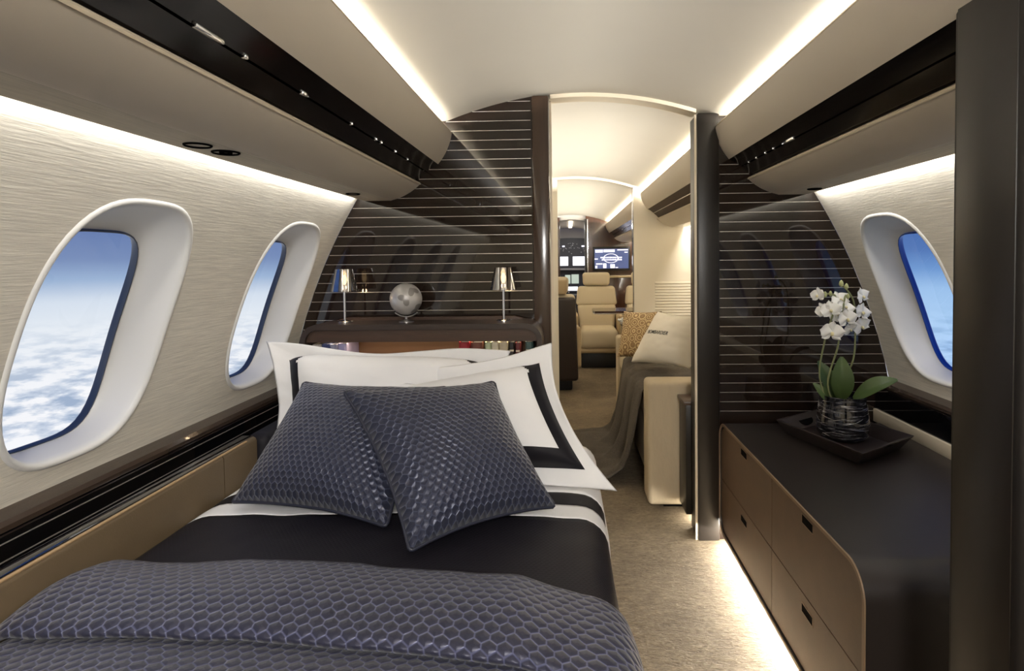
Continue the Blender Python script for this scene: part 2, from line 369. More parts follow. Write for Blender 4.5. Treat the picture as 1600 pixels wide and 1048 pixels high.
def window(n, s, c, blue, label):
    K = 72
    def ring(hw, hh, zc, e, off): return [wall_pt(s, c + sup(2 * pi * k / K, e)[0] * hw, zc + sup(2 * pi * k / K, e)[1] * hh, off) for k in range(K)]
    def L(a, b, f): return a + (b - a) * f
    rings = [ring(WH * 1.05, WV * 1.035, WZ, 3, .004), ring(WH * 1.04, WV * 1.028, WZ, 3, -.002), ring(WH * 1.01, WV * 1.01, WZ, 3, -.0055), ring(WH * .985, WV * .988, WZ, 3, -.003), ring(WH * .965, WV * .975, WZ, 3, .006)]
    for f in (.12, .28, .46, .64, .82, 1):
        g = f ** 1.0
        rings.append(ring(L(WH * .965, PH, g), L(WV * .975, PV, g), L(WZ, PZ, g), L(3, 4.2, g), .006 + .084 * (1 - (1 - f) ** 1.5)))
    o = struct(MB().loft(rings, True, False).obj('window_%d' % n, M['bezel'], smooth=60), label)
    g = MB().loft([ring(PH * 1.0, PV * 1.0, PZ, 4.2, .086), ring(PH * .992, PV * .995, PZ, 4.2, .083), ring(PH * .975, PV * .985, PZ, 4.2, .083), ring(PH * .97, PV * .98, PZ, 4.2, .092), ring(PH * 1.0, PV, PZ, 4.2, .104)], True, False)
    g.obj('gasket', M['gasket_blue' if blue else 'gasket'], o, 60)
    fr = [wall_pt(s, c, PZ, .0905)]; a = ring(PH * .975, PV * .985, PZ, 4.2, .0905); mid = ring(PH * .5, PV * .5, PZ, 3, .0905)
    m2 = MB(); v = a + mid + fr; f = [(k, (k + 1) % K, K + (k + 1) % K, K + k) for k in range(K)] + [(K + k, K + (k + 1) % K, 2 * K) for k in range(K)]
    m2.add(v, f).obj('pane', M['pane_blue' if blue else 'pane'], o, 180)
    return o
for n, (c, l) in enumerate(zip(LW, ('aft oval window beside the foot of the bed, second from the aft wall', 'oval window beside the foot of the bed', 'large deep oval window over the bed console showing clouds', 'narrower looking oval window beside the white pillows')), 1):
    window(n, -1, c, False, l)
for n, (c, l) in enumerate(zip(RW, ('aft window on the dresser side', 'window aft of the brown upright', 'window hidden by the brown upright', 'oval window with blue tinted pane above the orchid')), 5):
    window(n, 1, c, True, l)

# ---- valances: lip over the cove, black lacquer band with a groove, lower leather panel, woven soffit
def valance(n, s, y0, y1, band, label, lights=(), vents=(), strip=None):
    P = lambda u, z: (XC + s * u, z)
    def arc(p, q, b, k=8):
        (a0, b0), (a1, b1) = p, q; nx, nz = (b1 - b0), -(a1 - a0); L = hypot(nx, nz)
        return [(a0 + (a1 - a0) * t + nx / L * b * 4 * t * (1 - t), b0 + (b1 - b0) * t + nz / L * b * 4 * t * (1 - t)) for t in [i / k for i in range(k + 1)]]
    lip = [(.556, 1.729), (.548, 1.722), (.5405, 1.712)]
    pan = arc((.5405, 1.708), (.60, 1.582), .010)
    def sheet(pts, th, name, m, parent, bev=0):
        mb = MB(); L = []
        for i, (a, b) in enumerate(pts):
            p, q = pts[max(i - 1, 0)], pts[min(i + 1, len(pts) - 1)]; dx, dz = q[0] - p[0], q[1] - p[1]; l = hypot(dx, dz) or 1
            L.append((a - dz / l * th, b + dx / l * th))
        return mb.prism([P(*p) for p in pts] + [P(*p) for p in reversed(L)], 'y', y0, y1).obj(name, m, parent)
    root = sheet(pan, .012, 'trim_%d' % n, M['valance'], None); struct(root, label)
    sheet(lip, .010, 'valance_lip', M['valance_edge'], root)
    # trough floor and back under the cove lamp
    MB().prism([P(.556, 1.704), P(.70, 1.685), P(.80, 1.69), P(.80, 1.768), P(.81, 1.768), P(.995, 1.48), P(.985, 1.475), P(.80, 1.68), P(.70, 1.675), P(.556, 1.696)], 'y', y0, y1).obj('cove_tray', M['ceiling'], root)
    sheet([(.601, 1.584), (.622, 1.573), (.648, 1.553)], .012, 'dark_band', band, root)
    sheet([(.651, 1.549), (.672, 1.531), (.688, 1.513)], .012, 'dark_band', band, root)
    sheet([(.650, 1.566), (.664, 1.556)], .004, 'groove', M['dark_void'], root)
    low = [(.690, 1.512), (.680, 1.503), (.680, 1.499)] + arc((.684, 1.494), (.795, 1.436), .008) + [(.80, 1.434), (.806, 1.434)]
    sheet(low, .012, 'lower_panel', M['valance'], root)
    sheet([(.678, 1.507), (.6745, 1.502), (.6765, 1.4975)], .006, 'panel_edge', M['valance_edge'], root)
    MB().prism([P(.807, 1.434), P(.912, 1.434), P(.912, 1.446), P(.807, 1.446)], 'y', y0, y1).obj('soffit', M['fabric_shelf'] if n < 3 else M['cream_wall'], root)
    # closed back behind the wall-wash slot
    MB().prism([P(.905, 1.446), P(.905, 1.470), P(.975, 1.470), P(.975, 1.43), P(.985, 1.43), P(.985, 1.48), P(.895, 1.48), P(.895, 1.446)], 'y', y0, y1).obj('wash_slot', M['ceiling'], root)
    for y, ln in lights:
        d = Vector((s * (.672 - .651), 0, 1.531 - 1.549)).normalized(); c = Vector((XC + s * .647, y, 1.5525))
        MB().box(c.x - .005, c.x + .005, y - ln / 2, y + ln / 2, c.z - .004, c.z + .004, .002).obj('reading_light', M['chrome'], root)
    for y, u, r in vents:
        v = MB().loft([[Vector((XC + s * u + q * cos(2 * pi * k / 28), y + q * sin(2 * pi * k / 28), z)) for k in range(28)] for q, z in ((r, 1.4345), (r, 1.4315), (r * .93, 1.430), (r * .90, 1.4325), (r * .90, 1.4345))], True, False).obj('air_vent', M['dark_void'], root)
    if strip:
        MB().box(XC + s * .6495 - .002, XC + s * .6495 + .002, strip[0], strip[1], 1.5485, 1.5525, .0008).obj('light_strip', M['inlay'], root)
    return root
LL = ((.74, .10), (.93, .075), (1.035, .012), (1.27, .03), (1.55, .008), (1.75, .01), (1.8, .006), (1.95, .01), (2.1, .006))
valance(1, -1, Y0, D - .002, M['gloss_black'], 'cream overhead valance with black lacquer band above the bed', LL, ((1.215, .855, .028), (1.30, .845, .030), (1.30, .845, .014), (2.13, .862, .026)))
valance(2, 1, Y0, D - .002, M['gloss_black'], 'cream overhead valance with black lacquer band above the dresser', ((1.89, .09), (2.02, .006), (2.1, .006), (2.2, .006), (2.29, .006)), ((2.2, .862, .026), (2.2, .862, .014)))
valance(3, 1, D + .12, D2 - .05, M['band_brown'], 'cream valance with brown band over the sofa', (), (), (D + .3, D2 - .1))
valance(4, -1, D + .12, D2 - .05, M['band_brown'], 'cream valance opposite the sofa')
valance(5, 1, D2 + .07, D3, M['gloss_black'], 'cream valance over the far armchairs', ((6.3, .12), (6.9, .12), (7.4, .12)))
valance(6, -1, D2 + .07, D3, M['gloss_black'], 'cream valance across from the far armchairs')

# ---- forward bedroom bulkhead with metal inlay strips, both sides of the doorway
def bulkhead_poly(s, uin):
    pts = [(uin, 0), (1.249, 0), (1.249, .672)] + [(wu(z), z) for z in (.75, .85, .95, 1.05, 1.15, 1.25, 1.35, 1.44)] + [(.99, 1.445), (1.0, 1.50), (.81, 1.77)]
    pts += [(u, ceil_z(abs(u))) for u in ([.8 - (.8 - uin) * i / 14 for i in range(15)] if uin > 0 else [])]
    return [(XC + s * u, z) for u, z in pts]
BL = MB().prism(bulkhead_poly(-1, .205), 'y', D, D + .10).obj('wall_front', M['gloss_brown'])
struct(BL, 'dark glossy bulkhead behind the headboard shelf with thin metal lines')
BR = MB().prism(bulkhead_poly(1, .555), 'y', D, D + .10).obj('wall_front', M['gloss_brown'])
struct(BR, 'dark glossy bulkhead behind the orchid with thin metal lines')
def strips(s, uin, parent, zs):
    for z in zs:
        if z > 1.445: u1 = min(.97, .556 + (1.868 - .345 * .31 - z) * 5 if z > 1.70 else .97)
        else: u1 = wu(z) - .004
        if z > 1.745: u1 = sqrt(max(0, (1.868 - z) / .345)) - .004
        if u1 - uin < .02: continue
        a, b = sorted((XC + s * uin, XC + s * u1))
        MB().box(a, b, D - .0009, D + .002, z - .0009, z + .0009).obj('inlay_strip', M['inlay'], parent, None)
strips(-1, .213, BL, [1.835 - .0392 * k for k in range(30)])
strips(1, .562, BR, [1.835 - .0392 * k for k in range(7, 34)])

# doorway posts and arch
def post(n, x0, x1, y0, y1, m, label, z=1.85):
    o = MB().box(x0, x1, y0, y1, 0, z, .008).obj('trim_%d' % n, m); return struct(o, label)
post(7, -.137, -.066, D - .02, D + .115, M['post_gloss'], 'dark brown door post at the end of the headboard shelf', 1.853)
post(8, .536, .627, D - .02, D + .115, M['post_brown'], 'dark brown door post at the end of the dresser', 1.768)
post(9, .5335, .5365, D - .012, D + .0, M['cream_trim'], 'thin pale edge strip on the dresser side door post', 1.765)
post(10, -.0665, -.063, D + .06, D + .12, M['cream_trim'], 'thin pale edge strip on the bed side door post', 1.853)
us = [-.13 + .60 * i / 20 for i in range(21)]
lo = [(XC + u, ceil_z(abs(u)) - .016) for u in us]; hi = [(XC + u, ceil_z(abs(u)) + .002) for u in reversed(us)]
struct(MB().prism(lo + hi, 'y', D + .01, D + .09).obj('trim_11', M['cream_trim']), 'pale arched head of the bedroom doorway')

# ---- ledges and glossy wainscot under the windows
def ledge(n, s, label):
    P = lambda u, z: (XC + s * u, z)
    o = MB().prism([P(1.255, .676), P(1.215, .664), P(1.207, .655), P(1.207, .644), P(1.255, .644)], 'y', Y0, D - .003).obj('trim_%d' % n, M['ledge'], None, 12); struct(o, label)
    MB().prism([P(1.195, .642), P(1.247, .642), P(1.247, .30), P(1.195, .30)], 'y', Y0, D - .003).obj('gloss_panel', M['mirror_black'], o)
    return o
o = ledge(12, -1, 'dark veneered window ledge above the black panel beside the bed')
for z in (.628, .592): MB().box(XC - 1.1955, XC - 1.194, Y0, D - .01, z - .0012, z + .0012).obj('inlay_strip', M['inlay'], o, None)
o = ledge(13, 1, 'dark veneered window ledge behind the tray and orchid')
MB().box(XC + 1.185, XC + 1.2, Y0, D - .004, .50, .553, .003).obj('backsplash', M['cream_trim'], o)

# foreground upright and the aft end wall
o = MB().box(.664, .85, .86, 1.02, 0, 1.755, .012, 3).obj('trim_15', M['near_post']); struct(o, 'dark brown upright post at the near end of the dresser')
MB().box(.662, .667, .874, 1.006, .0, 1.745, .002).obj('edge_strip', M['post_brown'], o)
struct(MB().box(XC - 1.3, XC + 1.3, Y0 - .08, Y0, 0, 1.9).obj('wall_back', M['cream_wall']), 'cream aft end wall of the bedroom')

# ---- lounge and club compartments: plain lined side walls
def plain_wall(s, y0, y1, name, m, label):
    return struct(MB().grid(lambda i, j: Vector((XC + s * wu(1.445 * j), y0 + (y1 - y0) * i, 1.445 * j)) if 1.445 * j > .6 else Vector((XC + s * 1.255, y0 + (y1 - y0) * i, 1.445 * j)), 1, 24).obj(name, m, smooth=60), label)
for s, nm in ((-1, 'wall_left'), (1, 'wall_right')):
    plain_wall(s, D + .1, D2, nm, M['cream_wall'], 'cream lounge side wall ' + ('behind the sofa' if s > 0 else 'opposite the sofa'))
    plain_wall(s, D2, D3, nm, M['cream_wall'], 'cream club side wall ' + ('beside the far armchairs' if s > 0 else 'across the aisle from the far armchairs'))
def part_poly(s, uin):
    pts = [(uin, 0), (1.25, 0), (1.25, .672)] + [(wu(z), z) for z in (.8, 1, 1.2, 1.44)] + [(.99, 1.445), (1.0, 1.50), (.81, 1.77)]
    pts += [(.8 - (.8 - uin) * i / 10, ceil_z(.8 - (.8 - uin) * i / 10)) for i in range(11)]
    return [(XC + s * u, z) for u, z in pts]
pl = MB().prism(part_poly(-1, .141), 'y', D2, D2 + .06).obj('wall_front', M['cream_wall']); struct(pl, 'narrow pale partition edge seen through the doorway beside the brown post')
pr = MB().prism(part_poly(1, .49), 'y', D2, D2 + .06).obj('wall_front', M['cream_wall']); struct(pr, 'cream partition beyond the sofa with faint pleats')
for k in range(12): MB().box(.735, 1.16, D2 - .006, D2 + .001, .70 + k * .024, .718 + k * .024, .003).obj('pleat', M['cream_wall'], pr, 60)
MB().box(.553, .560, D2 - .004, D2 + .066, 0, 1.77).obj('edge_strip', M['chrome'], pr, None)
us = [-.15 + .66 * i / 20 for i in range(21)]
lo = [(XC + u, ceil_z(abs(u)) - .02) for u in us]; hi = [(XC + u, ceil_z(abs(u)) + .002) for u in reversed(us)]
struct(MB().prism(lo + hi, 'y', D2 + .005, D2 + .05).obj('trim_14', M['cream_trim']), 'pale arched head of the opening past the sofa')

# ---- club bulkhead with wooden facing, entry and cockpit
cb = MB().prism(part_poly(1, .235), 'y', D3, D3 + .25).obj('wall_front', M['wood']); struct(cb, 'reddish wood bulkhead that carries the television')
MB().box(.292, .306, D3 - .03, D3 + .26, 0, 1.80).obj('door_jamb', M['black'], cb, None)
MB().box(.325, .34, D3 - .02, D3 + .01, .9, 1.80).obj('metal_trim', M['chrome'], cb, None)
MB().box(.42, 1.0, D3 - .03, D3 - .005, 1.60, 1.615, mtx=None).obj('wood_rail', M['wood'], cb, None)
cl_ = MB().prism(part_poly(-1, .34), 'y', D3, D3 + .25).obj('wall_front', M['wood']); struct(cl_, 'wood bulkhead across the entry from the television')
MB().box(-.27, -.10, D3 + .02, D3 + .2, 0, 1.83).obj('door_jamb', M['wood'], cl_, None)
us = [-.5 + 1.0 * i / 24 for i in range(25)]
lo = [(XC + u, 1.80 - .5 * u * u) for u in us]; hi = [(x, z + .1) for x, z in reversed(lo)]
ec = MB().prism(lo + hi, 'y', D3 + .05, D4).obj('ceiling', M['entry_grey']); struct(ec, 'grey arched lining over the entry ahead of the cockpit')
MB().box(.045, .11, D3 + .3, D4 - .4, 1.775, 1.79, .004).obj('light_strip', M['light_strip'], ec)
for s in (-1, 1): struct(MB().box(XC + s * .45 - .02, XC + s * .45 + .02, D3 + .05, D4, 0, 1.75).obj('wall_left' if s < 0 else 'wall_right', M['entry_grey']), 'grey entry wall ' + ('behind the wood bulkhead with the screen' if s > 0 else 'on the far side of the entry'))

# ================================================================== BED
bed = thing('bed', (-.45, 1.1, 0), 'low bed with tan leather side panel along the window wall', 'bed')
local(MB().box(-.99, .02, -.35, 2.12, .03, .30, .02).obj('base', M['tan'], bed))
local(MB().box(-.985, .06, -.35, 2.12, .30, .49, .06, 5).obj('mattress', M['mattress'], bed))
sp = local(MB().prism([(-1.045, .25), (-1.0, .25), (-1.0, .612), (-1.004, .620), (-1.012, .624), (-1.045, .624)], 'y', -.35, 1.62).obj('side_panel', M['tan'], bed))
local(MB().tube([(-1.006, -.35 + .1 * i, .6225) for i in range(22)], .0035, 6).obj('piping', M['tan_edge'], sp, 60))
local(MB().prism([(-1.045, .25), (-1.0, .25), (-1.0, .612), (-1.004, .620), (-1.012, .624), (-1.045, .624)], 'y', 1.624, 1.80).obj('side_panel', M['tan'], bed))
local(MB().box(-1.05, -.965, 1.805, 2.10, .25, .625, .03, 4).obj('end_bolster', M['dark_band'], bed))
local(MB().box(-1.047, -1.012, -.35, 1.80, .6235, .6265, .001).obj('panel_cap', M['mirror_black'], bed))
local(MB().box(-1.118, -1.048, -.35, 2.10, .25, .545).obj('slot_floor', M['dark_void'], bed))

# ---- duvet: one cloth sheet falling over the aisle side, in four woven bands
def duvet_pt(a, y):
    """a runs across the bed in metres of cloth from the console side, y along it"""
    z0 = .508 + .016 * (1 - ((y - .9) / 1.3) ** 2)
    fl = 1.02; r = .075
    if a < fl: x = -.995 + a; z = z0 + .012 * sin(a / fl * pi) - .018 * max(0, 1 - a / .06) ** 2
    else:
        t = a - fl; arc = r * pi / 2
        if t < arc: q = t / r; x = -.995 + fl + r * sin(q); z = z0 - r * (1 - cos(q))
        else: x = -.995 + fl + r + .012 * sin(y * 11) * min(1, (t - arc) * 6) + .02 * min(1, (t - arc) * 5); z = z0 - r - (t - arc)
    w = .006 * noise.noise(Vector((x * 5, y * 4, 1))) + .003 * noise.noise(Vector((x * 14, y * 12, 4)))
    return Vector((x, y, z + w))
A_END = 1.40
def duvet_band(name, ya, yb, m, parent, ny, tag_=None):
    nx = 70; v = []; uv = []; f = []
    for j in range(ny + 1):
        y = ya + (yb - ya) * j / ny
        for i in range(nx + 1):
            a = A_END * i / nx; v.append(duvet_pt(a, y)); uv.append((a, y))
    k = len(v)
    for j in range(ny):
        for i in range(nx): q = j * (nx + 1) + i; f.append((q, q + 1, q + nx + 2, q + nx + 1))
    o = mesh_obj(name, v, f, m, parent, 180, uv)
    s = o.modifiers.new('thickness', 'SOLIDIFY'); s.thickness = .008; s.offset = 1 if o.data.polygons[0].normal.z < 0 else -1
    return o
duv = duvet_band('duvet', -.30, 1.445, M['duvet_dark'], None, 90)
tag(duv, 'charcoal duvet with white and dark bands spread over the bed', 'duvet')
duvet_band('white_band', 1.445, 1.525, M['white_linen'], duv, 8)
duvet_band('dark_stripe', 1.525, 1.60, M['stripe'], duv, 8)
duvet_band('white_band', 1.60, 2.06, M['white_linen'], duv, 24)

# ---- quilted throw folded over the foot of the bed
def throw_layer(name, prof, m, parent, dz, a0, a1, nx=120):
    """prof: list of (y, lift)"""
    v = []; uv = []; f = []; n = len(prof); s = 0; run = [0]
    for (ya, la), (yb, lb) in zip(prof, prof[1:]): s += hypot(yb - ya, lb - la); run.append(s)
    for j, (y, l) in enumerate(prof):
        for i in range(nx + 1):
            a = a0 + (a1 - a0) * i / nx; t = i / nx
            yy = y - .075 * t + .012 * noise.noise(Vector((a * 3, y, 9))) - .10 * max(0, t - .62) ** 1.4
            p = duvet_pt(a, yy); up = Vector((0, 0, 1)) if a < 1.02 else Vector((min(1, (a - 1.02) / .1), 0, max(.001, 1 - (a - 1.02) / .1))).normalized()
            p += up * ((l + dz) * (1 - .6 * max(0, min(1, (a - .9) / .12))) + .008 * noise.noise(Vector((a * 4, y * 5, 3))) + .004)
            v.append(p); uv.append((a, run[j]))
    for j in range(n - 1):
        for i in range(nx): q = j * (nx + 1) + i; f.append((q, q + 1, q + nx + 2, q + nx + 1))
    return mesh_obj(name, v, f, m, parent, 180, uv)
top = [(.935, .012), (.925, .018), (.925, .028), (.940, .036)] + [(.94 + .20 * i / 16, .036 + .014 * sin(pi * i / 16)) for i in range(1, 17)] + [(1.158, .030), (1.164, .020), (1.158, .008), (1.14, .002)]
thr = throw_layer('throw_blanket', top, M['quilt_throw'], None, .006, .0, 1.22)
tag(thr, 'blue grey quilted satin throw folded across the foot of the bed', 'throw')
low = [(1.12, .004), (1.0, .006), (.95, .008), (.93, .010)] + [(.93 - .5 * i / 30, .012 + .012 * min(1, i / 6)) for i in range(1, 31)]
throw_layer('lower_fold', low, M['quilt_throw'], thr, .004, .0, 1.24)

# ================================================================== PILLOWS
def pillow(name, TL, TR, BR, BL_, thick, m, flange=0, band=None, n=48, pinch=.05, wob=.006, seed=0, pipe=None, lift=0, wave=0, pr=0, pw=2.3, pk=.52, taper=0):
    TL, TR, BR, BL_ = map(Vector, (TL, TR, BR, BL_))
    nrm = (TR - TL + BR - BL_).cross(TL - BL_ + TR - BR).normalized()
    if nrm.y > 0: nrm = -nrm
    w = ((TR - TL).length + (BR - BL_).length) / 2; h = ((TL - BL_).length + (TR - BR).length) / 2
    fs, ft = flange / w, flange / h
    def P(s, t, side):
        a, b = 2 * s - 1, 2 * t - 1
        a2 = a * (1 - pinch * (1 - b * b)); b2 = b * (1 - pinch * (1 - a * a))
        if a > 0: a2 -= pr * a ** 3 * (1 - b * b)
        q, r = (a2 + 1) / 2, (b2 + 1) / 2
        p = (TL * (1 - q) + TR * q) * (1 - r) + (BL_ * (1 - q) + BR * q) * r
        ia = min(1, abs(a) / (1 - 2 * fs)) if flange else abs(a); ib = min(1, abs(b) / (1 - 2 * ft)) if flange else abs(b)
        puff = (max(0, 1 - ia ** pw) * max(0, 1 - ib ** pw)) ** pk
        rim = .0025 if flange else .002
        wv = wob * noise.noise(Vector((s * 4 + seed, t * 4, seed))) + .4 * wob * noise.noise(Vector((s * 11, t * 11 + seed, seed)))
        edge = max(abs(a), abs(b)) ** 6
        p = p + nrm * (side * (thick / 2 * puff + rim) + wv * (1 if side > 0 else 1) + wave * edge * sin(7 * s + 5 * t + seed))
        if wave: p.z += wave * edge * .8 * sin(9 * s + seed) * (1 - t)
        if lift and side > 0: p.z += lift * puff * (1 - t)
        return p
    V = []; U = []; idx = {}
    for side in (1, -1):
        for j in range(n + 1):
            for i in range(n + 1):
                if side < 0 and (i in (0, n) or j in (0, n)): idx[side, i, j] = idx[1, i, j]; continue
                idx[side, i, j] = len(V); V.append(P(i / n, j / n, side if not (i in (0, n) or j in (0, n)) else 0)); U.append((i / n * w, (1 - j / n) * h))
    F = []; FB = []
    for side in (1, -1):
        for j in range(n):
            for i in range(n):
                q = (idx[side, i, j], idx[side, i + 1, j], idx[side, i + 1, j + 1], idx[side, i, j + 1])
                s, t = (i + .5) / n, (j + .5) / n
                d = min(s * w, (1 - s) * w, t * h, (1 - t) * h)
                bi = band[1] if band else 0
                if taper and d == t * h: bi = band[0] + .007 + (band[1] - band[0]) * max(0, min(1, ((abs(2 * s - 1) if taper == 1 else 2 * s - 1) - .62) / .2))
                if band and side > 0 and band[0] < d < bi: FB.append(q)
                else: F.append(q)
    o = mesh_obj(name, V, F, m, None, 180, U)
    if band:
        used = sorted({k for q in FB for k in q}); mp = {k: i for i, k in enumerate(used)}
        mesh_obj('border_band', [V[k] + nrm * .0006 for k in used], [tuple(mp[k] for k in q) for q in FB], M['dark_band'], o, 180, [U[k] for k in used])
    if pipe:
        loop = [P(i / n, 0, 0) for i in range(n)] + [P(1, j / n, 0) for j in range(n)] + [P(1 - i / n, 1, 0) for i in range(n)] + [P(0, 1 - j / n, 0) for j in range(n)]
        loop = [sum((loop[(k + q) % len(loop)] for q in (-1, 0, 1)), Vector()) / 3 for k in range(len(loop))]
        MB().tube(loop + [loop[0]], .0045, 6).obj('piping', pipe, o, 180)
    return o
B_ = (.062, .112)
o = pillow('pillow_sham', (-1.055, 1.985, .893), (-.206, 2.085, .852), (-.235, 1.93, .515), (-.985, 1.86, .560), .27, M['white_linen'], .06, (.058, .112), 110, .065, .008, 1, wave=.012, lift=.05, pw=4.5, pk=.5, taper=1)
tag(o, 'wide white pillow sham with dark border leaning on the headboard shelf by the window', 'pillow', 'white bordered pillows')
o = pillow('pillow_sham', (-.66, 1.93, .765), (-.05, 1.845, .910), (.135, 1.60, .530), (-.50, 1.70, .525), .19, M['white_linen'], .055, (.052, .098), 100, .02, .008, 5, wave=.006, pr=.15, pw=3.5, pk=.5, taper=2)
tag(o, 'white pillow sham with dark border tilted at the aisle side of the bed', 'pillow', 'white bordered pillows')
o = pillow('pillow_sham', (-.83, 1.87, .785), (-.39, 1.85, .775), (-.42, 1.66, .525), (-.955, 1.72, .545), .12, M['white_linen'], .05, None, 48, .02, .008, 9, wave=.008)
tag(o, 'plain white pillow sham mostly hidden behind the quilted cushions', 'pillow', 'white bordered pillows')
o = pillow('cushion', (-.805, 1.72, .815), (-.35, 1.655, .813), (-.437, 1.345, .545), (-.893, 1.475, .548), .18, M['quilt_cushion'], 0, None, 48, .095, .004, 3, M['piping'])
tag(o, 'navy quilted satin cushion lying behind, nearer the window', 'cushion', 'navy quilted cushions')
o = pillow('cushion', (-.58, 1.46, .846), (-.215, 1.665, .826), (-.035, 1.452, .548), (-.345, 1.215, .552), .19, M['quilt_cushion'], 0, None, 48, .10, .004, 8, M['piping'])
tag(o, 'navy quilted satin cushion in front, overlapping the other quilted one', 'cushion', 'navy quilted cushions')

# ================================================================== HEADBOARD SHELF with books, lamps and globe
SX0, SX1, SY0, SY1, SZ1 = -1.035, -.096, 2.19, 2.385, .937
shelf = thing('headboard_shelf', (-.56, 2.29, 0), 'dark brown rounded shelf unit behind the bed holding books', 'shelf')
out = rounded_rect(SX0, SX1, .45, SZ1, .065); inn = rounded_rect(SX0 + .02, SX1 - .02, .47, SZ1 - .02, .047)
mb = MB(); n = len(out)
mb.loft([[(x, SY0, z) for x, z in inn], [(x, SY0 - .004, z) for x, z in inn], [(x, SY0 - .004, z) for x, z in out], [(x, SY1, z) for x, z in out], [(x, SY1, z) for x, z in inn], [(x, SY0, z) for x, z in inn]], True, False)
local(mb.obj('frame', M['frame_brown'], shelf))
local(MB().box(SX0 + .02, SX1 - .02, SY0 + .012, SY0 + .028, .868, SZ1 - .019).obj('fascia', M['walnut'], shelf))
local(MB().box(SX0 + .02, SX1 - .02, SY1 - .014, SY1 - .003, .46, .90).obj('back_panel', M['walnut_in'], shelf))
local(MB().box(SX0 + .02, SX1 - .02, SY0 + .02, SY1 - .014, .655, .672).obj('shelf_board', M['walnut'], shelf))
MBL = MB().prism([(SX0 + .07, SZ1 - .001), (SX0 + .12, SZ1 + .012), (SX1 - .12, SZ1 + .012), (SX1 - .07, SZ1 - .001)], 'y', SY1 - .03, SY1 - .003)
local(MBL.obj('rear_lip', M['walnut'], shelf))
area('shelf_light', (-.55, SY0 + .045, .864), (0, .5, -1), .8, .01, .5, (1, .78, .5))

books = [(-.985, .034, .185, (196, 186, 176), 'pale book at the window end of the shelf'), (-.950, .030, .186, (72, 80, 122), 'blue and white book second from the window end'), (-.919, .026, .184, (150, 150, 170), 'grey blue book third from the window end'),
         (-.884, .034, .187, (160, 152, 186), 'lavender book at the inner end of the window side row'),
         (-.402, .042, .190, (150, 34, 42), 'red book at the inner end of the aisle side row'), (-.353, .046, .188, (112, 66, 52), 'reddish brown book beside the red book'), (-.309, .024, .188, (178, 184, 150), 'pale green book between brown and cream books'),
         (-.282, .028, .190, (206, 196, 170), 'cream book beside the pale green book'), (-.249, .034, .188, (186, 172, 146), 'tan patterned book beside the cream book'), (-.216, .020, .188, (34, 28, 28), 'black book beside the tan patterned book'),
         (-.192, .020, .186, (96, 34, 34), 'dark red book beside the black book'), (-.148, .030, .189, (62, 84, 80), 'dark green book at the aisle end of the shelf')]
for x, w, h, c, l in books:
    b = thing('book', (x, 2.27, .6725), l, 'book', 'books in the headboard shelf')
    m = mat('book_cover', lin(*c), .5, var=.1, vscale=40)
    W2 = w / 2
    MB().loft([[(-W2, .09, z), (-W2, -.045, z), (-W2 * .6, -.052, z), (W2 * .6, -.052, z), (W2, -.045, z), (W2, .09, z), (W2 - .003, .09, z), (W2 - .003, -.043, z), (-W2 + .003, -.043, z), (-W2 + .003, .09, z)] for z in (0, h)]).obj('cover', m, b, None)
    MB().box(-W2 + .0035, W2 - .0035, -.042, .085, .003, h - .005).obj('pages', M['white_linen'], b, None)
    MB().box(-W2 * .8, W2 * .8, -.0535, -.050, h - .035, h - .028).obj('spine_band', M['valance_edge'], b, None)

def lamp(x, y, label):
    t = thing('table_lamp', (x, y, SZ1), label, 'lamp', 'small chrome lamps on the headboard shelf')
    MB().lathe((0, 0, 0), [(.030, 0), (.030, .004), (.026, .007), (.006, .009)], 28).obj('base', M['chrome'], t)
    MB().lathe((0, 0, .007), [(.0048, 0), (.0048, .15)], 12).obj('stem', M['chrome'], t, 60)
    MB().loft([[Vector((r * cos(2 * pi * k / 36), r * sin(2 * pi * k / 36), z)) for k in range(36)] for r, z in ((.0515, .125), (.053, .126), (.034, .214), (.033, .214), (.0515, .125))], True, False).obj('shade', M['shade'], t, 50)
    bl = MB().lathe((0, 0, .15), [(.004, 0), (.009, .012), (.011, .024), (.008, .036), (.002, .042)], 14).obj('bulb', M['bulb'], t, 60)
    l = bpy.data.lights.new('lamp_glow', 'POINT'); l.energy = .22; l.color = (1, .7, .4); l.shadow_soft_size = .01
    lo_ = bpy.data.objects.new('lamp_glow', l); COL.objects.link(lo_); lo_.parent = t; lo_.location = (0, 0, .115)
lamp(-.893, 2.285, 'chrome table lamp at the window end of the headboard shelf')
lamp(-.252, 2.285, 'chrome table lamp at the doorway end of the headboard shelf')

